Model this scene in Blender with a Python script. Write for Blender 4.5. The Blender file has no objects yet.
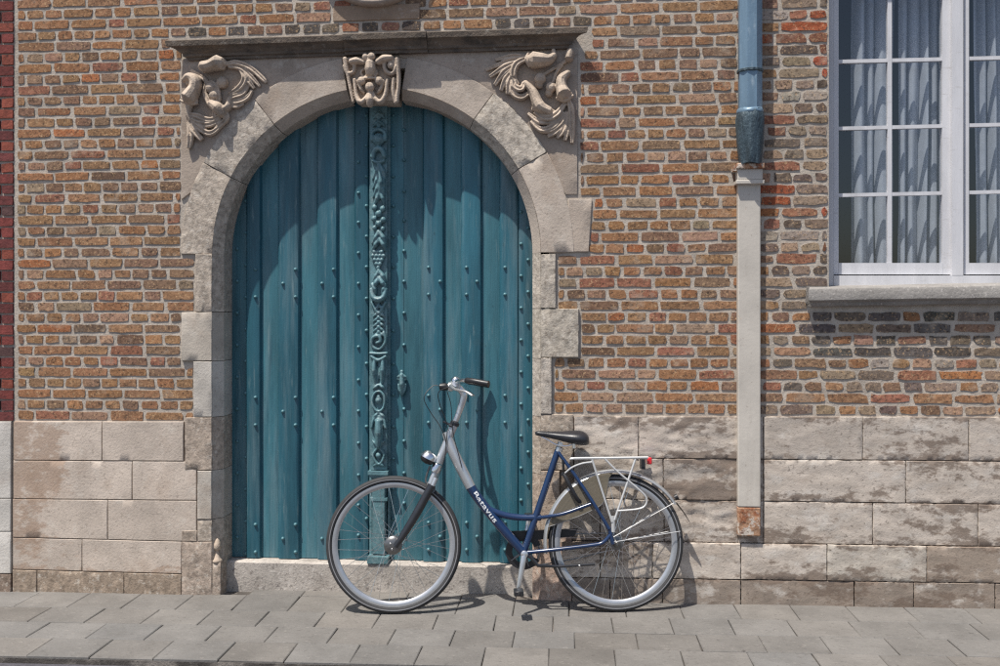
import bpy, bmesh, math, random
from mathutils import Vector, Matrix, noise
random.seed(7)
R = math.radians
sc = bpy.context.scene
col = sc.collection

# ------------------------------------------------------------------ camera
F, D, HZ, IW = 930.0, 5.0, 310.0, 1000.0      # focal (px of the 1000 px frame), distance to wall, horizon row
TH = math.atan(F * 7.7e-5)                     # small yaw to the left
CH = (599.5 - HZ) / F * D                      # eye height
cam_d = bpy.data.cameras.new('camera'); cam = bpy.data.objects.new('camera', cam_d); col.objects.link(cam)
cam.location = (0, -D, CH); cam.rotation_euler = (R(90), 0, TH)
cam_d.sensor_width = 36; cam_d.lens = 36 * F / IW; cam_d.shift_y = -(333 - HZ) / IW
cam_d.clip_start = .05; cam_d.clip_end = 2000
sc.camera = cam

# ------------------------------------------------------------------ light
SX, SZ = .86, 3.05                              # sun ray travels (SX, 1, -SZ)
w = bpy.data.worlds.new('World'); sc.world = w; w.use_nodes = True
nt = w.node_tree; bg = nt.nodes['Background']
sky = nt.nodes.new('ShaderNodeTexSky'); sky.sky_type = 'NISHITA'; sky.sun_disc = False
sky.sun_elevation = math.atan2(SZ, math.hypot(SX, 1)); sky.sun_rotation = math.atan2(-SX, -1)
sky.dust_density = 2.0
nt.links.new(sky.outputs[0], bg.inputs[0]); bg.inputs[1].default_value = .10
sl = bpy.data.lights.new('sun', 'SUN'); sl.energy = 5.0; sl.angle = R(.6); sl.color = (1, .95, .87)
so = bpy.data.objects.new('sun', sl); col.objects.link(so)
so.rotation_euler = Vector((SX, 1, -SZ)).to_track_quat('-Z', 'Y').to_euler(); so.location = (-3, -6, 9)
vs = sc.view_settings; vs.view_transform = 'Standard'; vs.look = 'None'; vs.exposure = 0.27; vs.gamma = 1; vs.use_curve_mapping = False
sc.cycles.use_denoising = False; sc.cycles.filter_width = 1.25; sc.cycles.use_adaptive_sampling = False
sc.cycles.max_bounces = 6; sc.cycles.sample_clamp_indirect = 3

# ------------------------------------------------------------------ survey helpers: photo measurements -> places on real planes
FW = Vector((-math.sin(TH), math.cos(TH), 0)); RT = Vector((math.cos(TH), math.sin(TH), 0)); CP = Vector((0, -D, CH))
def ray(px, py): return FW + RT * ((px - 500) / F) + Vector((0, 0, -(py - HZ) / F))
def plane_hit(px, py, p0, n):
    d = ray(px, py); return CP + d * ((p0 - CP).dot(n) / d.dot(n))
def W(px, py, Y=0.0): return plane_hit(px, py, Vector((0, Y, 0)), Vector((0, 1, 0)))
def proj(p):
    d = Vector(p) - CP; t = d.dot(FW); return 500 + F * d.dot(RT) / t, HZ - F * d.z / t
a_, b_ = W(100, 592.5), W(800, 604)
GS = (b_.z - a_.z) / (b_.x - a_.x); GZ = a_.z - GS * a_.x       # the street falls/rises slightly along x
def gz(x): return GZ + GS * x
def G(px, py): return plane_hit(px, py, Vector((0, 0, GZ)), Vector((-GS, 0, 1)))
PXM = F / D

# ------------------------------------------------------------------ object helpers
def tag(o, label=None, cat=None, group=None, kind=None):
    if label: o['label'] = label
    if cat: o['category'] = cat
    if group: o['group'] = group
    if kind: o['kind'] = kind
    return o
def empty(name, loc, label, cat):
    o = bpy.data.objects.new(name, None); col.objects.link(o); o.location = loc; o.empty_display_size = .1
    return tag(o, label, cat)
def wloc(o):
    v = Vector(o.location)
    while o.parent: o = o.parent; v += Vector(o.location)
    return v
class MB:
    def __init__(s): s.v = []; s.f = []; s.c = []
    def add(s, vs, fs, c=None):
        b = len(s.v); s.v += [Vector(p) for p in vs]; s.f += [tuple(i + b for i in f) for f in fs]; s.c += [c or (1, 1, 1)] * len(vs)
        return s
    def box(s, x0, x1, y0, y1, z0, z1, c=None):
        return s.add([(x0,y0,z0),(x1,y0,z0),(x1,y1,z0),(x0,y1,z0),(x0,y0,z1),(x1,y0,z1),(x1,y1,z1),(x0,y1,z1)],
                     [(0,3,2,1),(4,5,6,7),(0,1,5,4),(1,2,6,5),(2,3,7,6),(3,0,4,7)], c)
    def tube(s, pts, rad, n=10, flat=1.0, up=None, c=None, cap=True):
        pts = [Vector(p) for p in pts]; m = len(pts)
        if not hasattr(rad, '__len__'): rad = [rad] * m
        T = [(pts[min(i + 1, m - 1)] - pts[max(i - 1, 0)]).normalized() for i in range(m)]
        u = Vector(up) if up else (Vector((0, 1, 0)) if abs(T[0].y) < .9 else Vector((0, 0, 1)))
        vs = []
        for i in range(m):
            a = (u - T[i] * u.dot(T[i])).normalized(); b = T[i].cross(a)
            if not up: u = a
            for k in range(n):
                q = 2 * math.pi * k / n
                vs.append(pts[i] + (a * math.cos(q) * flat + b * math.sin(q)) * rad[i])
        fs = [(i*n+k, i*n+(k+1)%n, (i+1)*n+(k+1)%n, (i+1)*n+k) for i in range(m-1) for k in range(n)]
        if cap: fs += [tuple(range(n-1, -1, -1)), tuple(range((m-1)*n, m*n))]
        return s.add(vs, fs, c)
    def sphere(s, p, r, n=10, sc_=(1,1,1), c=None):
        p = Vector(p); vs = [p + Vector((0,0,r*sc_[2]))]; m = n // 2 + 1
        for i in range(1, m):
            t = math.pi * i / m
            for k in range(n):
                q = 2*math.pi*k/n; vs.append(p + Vector((r*sc_[0]*math.sin(t)*math.cos(q), r*sc_[1]*math.sin(t)*math.sin(q), r*sc_[2]*math.cos(t))))
        vs.append(p - Vector((0,0,r*sc_[2]))); L = len(vs) - 1
        fs = [(0, 1+k, 1+(k+1)%n) for k in range(n)]
        fs += [(1+i*n+k, 1+(i+1)*n+k, 1+(i+1)*n+(k+1)%n, 1+i*n+(k+1)%n) for i in range(m-2) for k in range(n)]
        fs += [(L, 1+(m-2)*n+(k+1)%n, 1+(m-2)*n+k) for k in range(n)]
        return s.add(vs, fs, c)
    def lathe(s, p, axis, prof, n=24, c=None):       # prof: (along axis, radius)
        p = Vector(p); ax = Vector(axis).normalized(); a = ax.orthogonal().normalized(); b = ax.cross(a); vs = []
        for h, r in prof:
            for k in range(n):
                q = 2*math.pi*k/n; vs.append(p + ax*h + (a*math.cos(q) + b*math.sin(q))*r)
        m = len(prof)
        fs = [(i*n+k, i*n+(k+1)%n, (i+1)*n+(k+1)%n, (i+1)*n+k) for i in range(m-1) for k in range(n)]
        fs += [tuple(range(n-1, -1, -1)), tuple(range((m-1)*n, m*n))]
        return s.add(vs, fs, c)
    def ring(s, p, axis, prof, n=72, a0=0, a1=360, ref=None, c=None):   # closed profile (radius, along axis) swept round an axis
        p = Vector(p); ax = Vector(axis).normalized(); a = Vector(ref).normalized() if ref else ax.orthogonal().normalized()
        a = (a - ax*a.dot(ax)).normalized(); b = ax.cross(a); full = abs(a1 - a0) >= 360; m = len(prof); vs = []
        N = n if full else n + 1
        for i in range(N):
            q = R(a0 + (a1 - a0) * i / n); d = a*math.cos(q) + b*math.sin(q)
            vs += [p + d*r + ax*h for r, h in prof]
        fs = [((i*m+k), (i*m+(k+1)%m), (((i+1)%N)*m+(k+1)%m), (((i+1)%N)*m+k)) for i in range(n) for k in range(m)]
        if not full: fs += [tuple(range(m)), tuple(range((N-1)*m+m-1, (N-1)*m-1, -1))]
        return s.add(vs, fs, c)
    def build(s, name, mat, parent=None, smooth=False, origin=None, fix=True):
        base = wloc(parent) if parent else Vector((0, 0, 0))
        o3 = Vector(origin) if origin is not None else (sum(s.v, Vector()) / max(1, len(s.v)) if parent is None else base)
        me = bpy.data.meshes.new(name); me.from_pydata([v - o3 for v in s.v], [], s.f)
        ca = me.color_attributes.new('Col', 'FLOAT_COLOR', 'POINT')
        ca.data.foreach_set('color', [q for c in s.c for q in (*c[:3], c[3] if len(c) > 3 else 0)])
        if fix:
            bm = bmesh.new(); bm.from_mesh(me); bmesh.ops.recalc_face_normals(bm, faces=bm.faces); bm.to_mesh(me); bm.free()
        if smooth: me.polygons.foreach_set('use_smooth', [True] * len(me.polygons))
        me.materials.append(mat)
        o = bpy.data.objects.new(name, me); col.objects.link(o); o.parent = parent; o.location = o3 - base
        return o
def smooth_by_angle(o, deg=35):
    me = o.data; me.polygons.foreach_set('use_smooth', [True] * len(me.polygons))
    me.set_sharp_from_angle(angle=R(deg)); return o
def crom(pts, n=6):
    pts = [Vector(p) for p in pts]; P = [pts[0]*2 - pts[1]] + pts + [pts[-1]*2 - pts[-2]]; out = []
    for i in range(1, len(P) - 2):
        for k in range(n):
            t = k / n; a, b, c, d = P[i-1], P[i], P[i+1], P[i+2]
            out.append(.5*((2*b) + (c-a)*t + (2*a-5*b+4*c-d)*t*t + (3*b-a-3*c+d)*t**3))
    return out + [pts[-1]]
def lerpl(vals, m):
    out = []; L = len(vals) - 1
    for i in range(m):
        t = i / (m - 1) * L; k = min(int(t), L - 1); out.append(vals[k] + (vals[k+1] - vals[k]) * (t - k))
    return out
def fbm(v, oct=4):
    a, s = 1.0, 0.0
    for i in range(oct): s += a * noise.noise(v); v = v * 2.07 + Vector((3.1, 1.7, 5.3)); a *= .5
    return s

# ------------------------------------------------------------------ materials
def mat(name, c='attr', rough=.85, metal=0, var=(.75, 1.2), vscale=6, vstretch=(1, 1, 1), stains=(), bump=(), coat=0, spec=.5, astain=None):
    m = bpy.data.materials.new(name); m.use_nodes = True; t = m.node_tree; N = t.nodes; L = t.links
    b = N['Principled BSDF']; b.inputs['Roughness'].default_value = rough; b.inputs['Metallic'].default_value = metal
    b.inputs['Specular IOR Level'].default_value = spec
    if coat: b.inputs['Coat Weight'].default_value = coat; b.inputs['Coat Roughness'].default_value = .22
    geo = N.new('ShaderNodeNewGeometry')
    def nz(scale, stretch=(1, 1, 1), detail=6, off=0, rg=.6):
        mp = N.new('ShaderNodeMapping'); mp.inputs['Scale'].default_value = stretch; mp.inputs['Location'].default_value = (off*3.7, off*1.3, off*2.1)
        L.new(geo.outputs['Position'], mp.inputs[0]); n = N.new('ShaderNodeTexNoise')
        n.inputs['Scale'].default_value = scale; n.inputs['Detail'].default_value = detail; n.inputs['Roughness'].default_value = rg
        L.new(mp.outputs[0], n.inputs['Vector']); return n.outputs['Fac']
    def mr(s, a, b_, lo, hi):
        n = N.new('ShaderNodeMapRange'); n.inputs[1].default_value = a; n.inputs[2].default_value = b_; n.inputs[3].default_value = lo; n.inputs[4].default_value = hi
        L.new(s, n.inputs[0]); return n.outputs[0]
    if c == 'attr':
        at = N.new('ShaderNodeAttribute'); at.attribute_name = 'Col'; cur = at.outputs['Color']
    else:
        rgb = N.new('ShaderNodeRGB'); rgb.outputs[0].default_value = (*c, 1); cur = rgb.outputs[0]
    if var:
        v = mr(nz(vscale, vstretch), .3, .7, *var); x = N.new('ShaderNodeMix'); x.data_type = 'RGBA'; x.blend_type = 'MULTIPLY'; x.inputs[0].default_value = 1
        L.new(cur, x.inputs[6]); L.new(v, x.inputs[7]); cur = x.outputs[2]
    for i, (sc_, scale, lo, hi, amt, st) in enumerate(stains):
        f = mr(nz(scale, st, 8, i + 1, .65), lo, hi, 0, amt); x = N.new('ShaderNodeMix'); x.data_type = 'RGBA'
        L.new(f, x.inputs[0]); L.new(cur, x.inputs[6]); x.inputs[7].default_value = (*sc_, 1); cur = x.outputs[2]
    if astain:                                  # ragged-edged stain, its extent set per stone
        sc_, amt = astain; ad = N.new('ShaderNodeMath'); ad.operation = 'ADD'; L.new(at.outputs['Alpha'], ad.inputs[0]); L.new(mr(nz(16, (1, 1, 1.8), 9, 5, .68), .3, .7, -.42, .42), ad.inputs[1])
        f = mr(ad.outputs[0], .38, .62, 0, amt); x = N.new('ShaderNodeMix'); x.data_type = 'RGBA'; L.new(f, x.inputs[0]); L.new(cur, x.inputs[6]); x.inputs[7].default_value = (*sc_, 1); cur = x.outputs[2]
    L.new(cur, b.inputs['Base Color'])
    prev = None
    for i, (scale, dist, st) in enumerate(bump):
        bn = N.new('ShaderNodeBump'); bn.inputs['Strength'].default_value = 1; bn.inputs['Distance'].default_value = dist
        L.new(nz(scale, st, 5, i + 11), bn.inputs['Height'])
        if prev: L.new(prev, bn.inputs['Normal'])
        prev = bn.outputs[0]
    if prev: L.new(prev, b.inputs['Normal'])
    return m
I3 = (1, 1, 1)
MORT = (.47, .415, .355)
M = {}
M['brick'] = mat('brick', rough=.95, var=(.70, 1.3), vscale=42, spec=.15,
    stains=(((.06, .042, .034), 75, .53, .64, .85, I3), ((.46, .38, .30), 7, .57, .72, .55, I3), ((.56, .38, .22), 85, .56, .66, .75, I3), ((.09, .075, .065), 2.2, .58, .75, .45, I3)),
    bump=((110, .0018, I3), (260, .0009, I3)))
M['mortar'] = mat('mortar', MORT, rough=.95, var=(.72, 1.12), vscale=9, spec=.2,
    stains=(((.20, .165, .14), 3.5, .55, .74, .5, I3), ((.22, .18, .15), 110, .56, .68, .55, I3)), bump=((70, .003, I3), (200, .0015, I3)))
M['stone'] = mat('smooth_stone', astain=((.31, .20, .135), .55), rough=.85, var=(.78, 1.15), vscale=5, spec=.3,
    stains=(((.28, .19, .13), 3.2, .54, .74, .55, I3), ((.2, .16, .13), 60, .56, .68, .5, I3), ((.62, .57, .5), 14, .56, .72, .45, I3)),
    bump=((70, .002, I3), (180, .0012, I3)))
M['rough'] = mat('pitted_stone', rough=.95, var=(.6, 1.25), vscale=30, spec=.2,
    stains=(((.18, .14, .11), 55, .53, .64, .6, I3), ((.62, .57, .5), 40, .55, .66, .6, I3)), bump=((55, .0034, I3), (130, .0018, I3)))
M['rust_stone'] = mat('weathered_ashlar', rough=.9, var=(.8, 1.15), vscale=9, vstretch=(1, 1, 2), spec=.25, astain=((.165, .122, .095), .78),
    stains=(((.27, .21, .165), 5, .52, .70, .5, (1, 1, 2.5)), ((.62, .58, .53), 8, .54, .68, .6, (1, 1, 1.6)), ((.10, .08, .065), 48, .57, .67, .65, (1, 1, 1.4))),
    bump=((45, .0016, (1, 1, 1.5)), (140, .0012, I3)))
M['cornice'] = mat('soot_stone', (.145, .113, .087), rough=.9, var=(.6, 1.3), vscale=9, vstretch=(.5, 1, 3),
    stains=(((.05, .045, .04), 8, .5, .66, .8, (1, 1, 2)), ((.34, .31, .27), 30, .58, .72, .6, I3)), bump=((45, .006, I3), (120, .003, I3)))
M['carved'] = mat('carved_stone', (.48, .39, .31), rough=.85, var=(.7, 1.2), vscale=12, spec=.3,
    stains=(((.17, .13, .10), 16, .54, .7, .55, I3), ((.58, .52, .45), 35, .58, .7, .5, I3)), bump=((45, .004, I3), (120, .002, I3)))
M['granite'] = mat('granite_step', (.42, .38, .34), rough=.85, var=(.7, 1.2), vscale=6,
    stains=(((.13, .11, .1), 60, .54, .64, .7, I3), ((.16, .13, .11), 5, .55, .75, .6, (1, 1, .5)), ((.66, .62, .57), 55, .57, .68, .6, I3)), bump=((90, .003, I3),))
M['teal'] = mat('teal_paint', (.030, .108, .150), rough=.42, var=(.72, 1.22), vscale=5, vstretch=(1.5, 1, .25), spec=.5,
    stains=(((.15, .225, .25), 4.5, .48, .70, .66, (3, 1, .22)), ((.010, .055, .08), 7, .54, .74, .6, (4, 1, .25)), ((.17, .25, .26), 60, .62, .72, .35, (1, 1, .12))),
    bump=((55, .0022, (2.4, 1, .12)), (180, .0006, I3)))
M['teal_plank'] = mat('teal_board_paint', rough=.42, var=(.66, 1.25), vscale=5, vstretch=(1.5, 1, .25), spec=.5,
    stains=(((.16, .235, .26), 4.5, .48, .70, .62, (3, 1, .22)), ((.010, .060, .09), 7, .54, .72, .65, (4, 1, .25)), ((.20, .28, .29), 42, .60, .70, .45, (1, 1, .10)), ((.02, .05, .06), 30, .64, .72, .5, (1, 1, .5)), ((.13, .12, .105), 3, .62, .78, .25, I3)),
    bump=((55, .0022, (2.4, 1, .12)), (180, .0006, I3)))
M['teal_carved'] = mat('teal_carved_wood', (.105, .205, .23), rough=.42, var=(.7, 1.25), vscale=18,
    stains=(((.26, .34, .35), 24, .52, .68, .6, I3), ((.012, .05, .065), 30, .55, .68, .6, I3)), bump=((90, .0015, I3),))
M['white'] = mat('white_paint', (.61, .61, .635), rough=.5, var=(.85, 1.06), vscale=5, vstretch=(3, 1, .5), bump=((60, .0006, (3, 1, .3)),),
    stains=(((.36, .34, .32), 22, .60, .72, .5, (.5, 1, 2)), ((.40, .39, .40), 3, .55, .75, .4, (2, 1, .6))))
M['sill'] = mat('sill_stone', (.26, .245, .23), rough=.9, var=(.75, 1.15), vscale=8,
    stains=(((.12, .11, .1), 70, .55, .68, .6, I3), ((.55, .52, .49), 60, .57, .7, .6, I3)), bump=((70, .003, I3),))
M['zinc'] = mat('blue_painted_zinc', (.16, .245, .325), rough=.4, metal=.25, var=(.8, 1.15), vscale=6, vstretch=(3, 3, .4),
    stains=(((.42, .50, .55), 22, .58, .72, .6, (1, 1, .4)), ((.08, .13, .17), 9, .56, .72, .5, (1, 1, .5))), bump=((40, .001, I3),))
M['zinc_dark'] = mat('dark_oxidised_lead', (.06, .09, .11), rough=.5, metal=.3, var=(.6, 1.3), vscale=14, vstretch=(2, 2, .4),
    stains=(((.33, .42, .45), 18, .60, .70, .7, (2, 2, .3)),), bump=((22, .012, (2, 2, .35)), (60, .004, I3)))
M['casing'] = mat('grey_painted_iron', (.53, .49, .435), rough=.6, var=(.86, 1.06), vscale=6,
    stains=(((.33, .29, .25), 5, .54, .72, .55, (2, 2, .25)), ((.45, .24, .11), 6, .66, .70, .75, I3), ((.25, .2, .16), 50, .62, .7, .5, I3)), bump=((40, .0008, I3),))
M['rust'] = mat('rusty_iron', (.40, .23, .14), rough=.9, var=(.6, 1.3), vscale=16,
    stains=(((.55, .5, .44), 22, .50, .56, .9, I3), ((.26, .085, .035), 28, .52, .60, .85, I3), ((.10, .05, .03), 45, .55, .63, .8, I3)), bump=((40, .005, I3),))
M['paver'] = mat('paving_stone', rough=.85, var=(.82, 1.14), vscale=4, spec=.3,
    stains=(((.085, .078, .072), 2.2, .52, .74, .35, I3), ((.07, .063, .058), 65, .56, .68, .45, (.6, 1, 1)), ((.30, .28, .255), 55, .58, .7, .4, (.6, 1, 1)), ((.045, .04, .038), 13, .69, .73, .65, I3)),
    bump=((60, .0025, I3), (200, .001, I3)))
M['joint'] = mat('paving_joint_sand', (.07, .062, .055), rough=1, var=(.6, 1.4), vscale=12, stains=(((.28, .25, .22), 3, .52, .62, .9, I3),), bump=((120, .004, I3),))
M['asphalt'] = mat('asphalt', (.075, .072, .085), rough=.9, var=(.7, 1.3), vscale=40, stains=(((.2, .19, .2), 150, .58, .7, .6, I3),), bump=((120, .005, I3),))
M['dark'] = mat('dark_interior', (.05, .052, .06), rough=.9, var=None)
M['plinth_joint'] = mat('dirty_joint', (.20, .155, .12), rough=1, var=(.5, 1.5), vscale=9, bump=((60, .004, I3),))  # dark brownish mortar and dirt showing between the plinth stones
M['curtain'] = mat('sheer_curtain', (.47, .48, .51), rough=.9, var=(.9, 1.05), vscale=20)
M['redbrick'] = mat('dark_red_brick', rough=.85, var=(.7, 1.3), vscale=25, spec=.3,
    stains=(((.05, .03, .03), 60, .56, .7, .6, I3), ((.3, .2, .17), 80, .62, .74, .5, I3)), bump=((80, .003, I3),))
# bicycle
M['blue'] = mat('blue_frame_paint', (.009, .029, .088), rough=.28, var=(.85, 1.12), vscale=8, coat=.5)
M['silver'] = mat('silver_paint', (.56, .58, .60), rough=.3, metal=.65, var=(.9, 1.05), vscale=12)
M['alu'] = mat('brushed_aluminium', (.72, .72, .72), rough=.32, metal=.9, var=(.88, 1.05), vscale=25)
M['rimalu'] = mat('rim_aluminium', (.50, .51, .53), rough=.36, metal=.75, var=(.92, 1.04), vscale=30)
M['chrome'] = mat('chrome', (.80, .80, .80), rough=.2, metal=1, var=None)
M['bright'] = mat('bright_zinc_rod', (.62, .62, .61), rough=.4, metal=.45, var=None)
M['darkmetal'] = mat('dark_hub_metal', (.20, .20, .20), rough=.35, metal=.8, var=(.7, 1.2), vscale=40)
M['rubber'] = mat('tyre_rubber', (.030, .030, .032), rough=.75, var=(.8, 1.25), vscale=40)
M['stripe'] = mat('reflective_tyre_stripe', (.24, .24, .25), rough=.5, var=(.85, 1.1), vscale=30)
M['black'] = mat('black_plastic', (.016, .016, .018), rough=.4, var=(.8, 1.3), vscale=30)
M['leather'] = mat('black_vinyl', (.022, .023, .028), rough=.36, var=(.8, 1.3), vscale=40, bump=((250, .0006, I3),))
M['blackpaint'] = mat('black_fork_paint', (.02, .021, .025), rough=.3, var=(.8, 1.3), vscale=20, coat=.4)
M['red'] = mat('red_lens', (.62, .02, .03), rough=.15, var=None, coat=.6)
M['lettering'] = mat('white_lettering', (.70, .72, .74), rough=.4, var=None)
def glassy(name, tint, refl, opaque):
    m = bpy.data.materials.new(name); m.use_nodes = True; t = m.node_tree; N = t.nodes; L = t.links; N.remove(N['Principled BSDF'])
    out = N['Material Output']; tr = N.new('ShaderNodeBsdfTransparent'); tr.inputs[0].default_value = (*tint, 1)
    gl = N.new('ShaderNodeBsdfGlossy'); gl.inputs['Roughness'].default_value = .02; lw = N.new('ShaderNodeLayerWeight'); lw.inputs[0].default_value = .5
    pw = N.new('ShaderNodeMath'); pw.operation = 'POWER'; pw.inputs[1].default_value = 4; L.new(lw.outputs['Facing'], pw.inputs[0]); ma = N.new('ShaderNodeMath'); ma.operation = 'MULTIPLY_ADD'; ma.inputs[1].default_value = .85; ma.inputs[2].default_value = refl; L.new(pw.outputs[0], ma.inputs[0])
    mx = N.new('ShaderNodeMixShader'); L.new(ma.outputs[0], mx.inputs[0]); L.new(tr.outputs[0], mx.inputs[1]); L.new(gl.outputs[0], mx.inputs[2]); s = mx.outputs[0]
    if opaque:
        df = N.new('ShaderNodeBsdfDiffuse'); df.inputs[0].default_value = (*opaque[0], 1); m2 = N.new('ShaderNodeMixShader'); m2.inputs[0].default_value = opaque[1]
        L.new(s, m2.inputs[1]); L.new(df.outputs[0], m2.inputs[2]); s = m2.outputs[0]
    L.new(s, out.inputs['Surface']); return m
M['glass'] = glassy('window_glass', (.84, .88, .92), .11, None)
M['guard'] = glassy('smoked_plastic', (.74, .71, .65), .04, ((.27, .24, .19), .45))

# ================================================================== ground
def ground_quad(mb, x0, x1, y0, y1, dz):
    return mb.add([(x0, y0, gz(x0)+dz), (x1, y0, gz(x1)+dz), (x1, y1, gz(x1)+dz), (x0, y1, gz(x0)+dz)], [(0, 1, 2, 3)])
KY = G(60, 656.5).y                                              # kerb edge
road = ground_quad(MB(), -300, 300, -300, KY, -.035).build('road', M['asphalt'], origin=(0, KY, 0)); tag(road, 'dark bluish asphalt street at the lower left corner', 'road', kind='structure')
mb = MB(); x0, x1 = -60, 60
mb.add([(x0, KY, gz(x0)-.012), (x1, KY, gz(x1)-.012), (x1, .45, gz(x1)-.012), (x0, .45, gz(x0)-.012), (x0, KY, gz(x0)-.2), (x1, KY, gz(x1)-.2)], [(0, 1, 2, 3), (4, 5, 1, 0)])
pave = mb.build('pavement', M['joint'], origin=(0, 0, 0)); tag(pave, 'grey pavement of staggered rectangular stones along the house', 'pavement', kind='structure')
rows = [0.0] + [G(100, y).y for y in (608.0, 623.0, 638.8)] + [KY]
TL = .293
def paver(x0, x1, y0, y1, c):
    g = .0015; x0 += g; x1 -= g; y0 += g; y1 -= g; b = .004; cx, cy = (x0+x1)/2, (y0+y1)/2
    tx, ty = random.gauss(0, .0025), random.gauss(0, .0025); dz = random.gauss(0, .0009); sk = random.gauss(0, .001)
    def z(x, y): return gz(x) + dz + (x-cx)*tx + (y-cy)*ty
    vs = []
    jit = [(random.gauss(0, .0010), random.gauss(0, .0007)) for _ in range(4)]
    for (i, t, h) in ((0, 0, -.03), (0, 0, -.004), (1, b, 0)):
        for k, (x, y, a, e) in enumerate(((x0, y0, 1, 1), (x1, y0, -1, 1), (x1, y1, -1, -1), (x0, y1, 1, -1))):
            X, Y = x + a*t + jit[k][0] + sk*(y-cy)/.1, y + e*t + jit[k][1]; vs.append((X, Y, z(X, Y) + h))
    fs = [(8, 9, 10, 11)] + [(i*4+k, i*4+(k+1)%4, (i+1)*4+(k+1)%4, (i+1)*4+k) for i in range(2) for k in range(4)]
    m = MB().add(vs, fs, c); return m
ph0 = [G(39, 593).x, G(53, 608).x, G(50, 623).x, G(52, 639).x]
for r in range(4):
    ya, yb = rows[r+1], rows[r] - (.004 if r == 0 else 0)
    if r == 0: yb = .30
    x = ph0[r] - TL * 7
    while x < 4.6:
        l = TL * random.uniform(.975, 1.025); t = random.gauss(1, .075); q = random.gauss(0, .002)
        c = ((.166+q)*t, (.157)*t, (.147-q)*t)
        if r == 0:                                              # runs up to the wall; behind the wall face only at the doorway
            m = paver(x, x + l, ya, .0, c)
            if W(222, 580).x < x + l/2 < W(535, 580).x: paver(x, x + l, .0, .2, c).build('paving_stone', M['paver'], pave, origin=(x + l/2, .1, gz(x)))
        else: m = paver(x, x + l, ya, yb, c)
        m.build('paving_stone', M['paver'], pave, origin=(x + l/2, (ya+yb)/2, gz(x))); x += l

# ================================================================== house
house = empty('brick_house', (0, 0, gz(0)), 'old brown brick house with teal arched double door and white window', 'house')
def part(name, parent, mb=None, m=None, **k):
    if mb is None:
        o = bpy.data.objects.new(name, None); col.objects.link(o); o.parent = parent; return o
    return mb.build(name, m, parent, **k)

# ---- brick wall: recessed mortar with bricks set proud in it
XL, XR, ZT = W(13.5, 300).x, W(1120, 300).x, W(500, -95).z
WL, WR = W(829, 200).x, W(1088, 200).x                            # window opening
WB = W(850, 286).z; WT = W(850, -75).z
DL, DR = W(205, 400).x, W(549, 400).x
mz = .0032
mb = MB()
def mrect(x0, x1, z0, z1): mb.box(x0, x1, mz, .34, z0, z1)
zp = W(300, 425).z; za = W(300, 70).z
mrect(XL, DL, gz(0)-.1, za); mrect(DR, WL, gz(0)-.1, za); mrect(XL, WL, za, ZT)
mrect(WL, WR, gz(0)-.1, WB-.02); mrect(WL, WR, WT, ZT); mrect(WR, XR+.3, gz(0)-.1, ZT)
wall = part('wall', house, mb, M['mortar'], fix=False)

c37a, c37b, c2a, c2b = W(75, 404.5), W(620, 408.3), W(75, 24.1), W(620, 8.3)
def zc(k, x):
    t = (37 - k) / 35; u = (x - c37a.x) / (c37b.x - c37a.x)
    lo = c37a.z + (c37b.z - c37a.z) * u; hi = c2a.z + (c2b.z - c2a.z) * u
    return lo + (hi - lo) * t
CHT = (c2a.z - c37a.z) / 35
def free(px, py):
    if px < 16.2: return False
    if (px - 375)**2 / 61**2 + (py + 42)**2 / 51**2 < 1: return False
    if px > 828.5 and py < 287 and px < 1089: return False
    if px > 807 and 283 < py < 306 and px < 1120: return False
    yt = 38 - 13 * (px - 167) / 421
    if 166 < px < 590 and yt - 3 < py < 58: return px < 166 + (py - yt) * 1.0 - 1 or (px > 583 and py > 47)
    if 372 < px:
        lim = 578 if py < 197 else 592 - (py-198)*.08 if py < 253 else 556 if py < 309 else 579.5 if py < 358 else 552.5
        if py > 413.5: return False
        return not (py > 40 and px < lim)
    lim = 181 if py < 252 else 195 if py < 311 else 181 if py < 362 else 193
    if py > 420.5: return False
    return not (py > 40 and px > lim)
PAL = [((.31, .176, .098), 7), ((.325, .168, .088), 5), ((.245, .150, .10), 5), ((.29, .13, .085), 2), ((.36, .22, .15), 1.6), ((.19, .12, .08), .7), ((.30, .22, .15), .8), ((.37, .15, .07), .5)]
def pick(pal): return random.choices([p for p, _ in pal], [q for _, q in pal])[0]
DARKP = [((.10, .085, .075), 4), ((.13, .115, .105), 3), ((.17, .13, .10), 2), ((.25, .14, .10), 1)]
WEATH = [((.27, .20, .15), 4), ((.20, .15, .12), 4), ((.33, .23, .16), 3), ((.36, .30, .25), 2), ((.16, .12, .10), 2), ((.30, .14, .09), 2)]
def brick_tone(px, py):
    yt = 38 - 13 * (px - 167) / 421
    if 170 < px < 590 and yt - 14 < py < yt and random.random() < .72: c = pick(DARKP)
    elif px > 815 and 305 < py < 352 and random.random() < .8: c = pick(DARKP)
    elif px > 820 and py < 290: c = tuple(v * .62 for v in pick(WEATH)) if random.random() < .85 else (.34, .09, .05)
    elif px > 762 and py < 305: c = pick(WEATH) if random.random() < .97 else (.34, .10, .05)
    elif px > 762: c = pick(WEATH + PAL)
    else: c = pick(PAL)
    t = random.gauss(.92, .085); return tuple(max(.02, v * t * random.gauss(1, .025)) for v in c)
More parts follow.
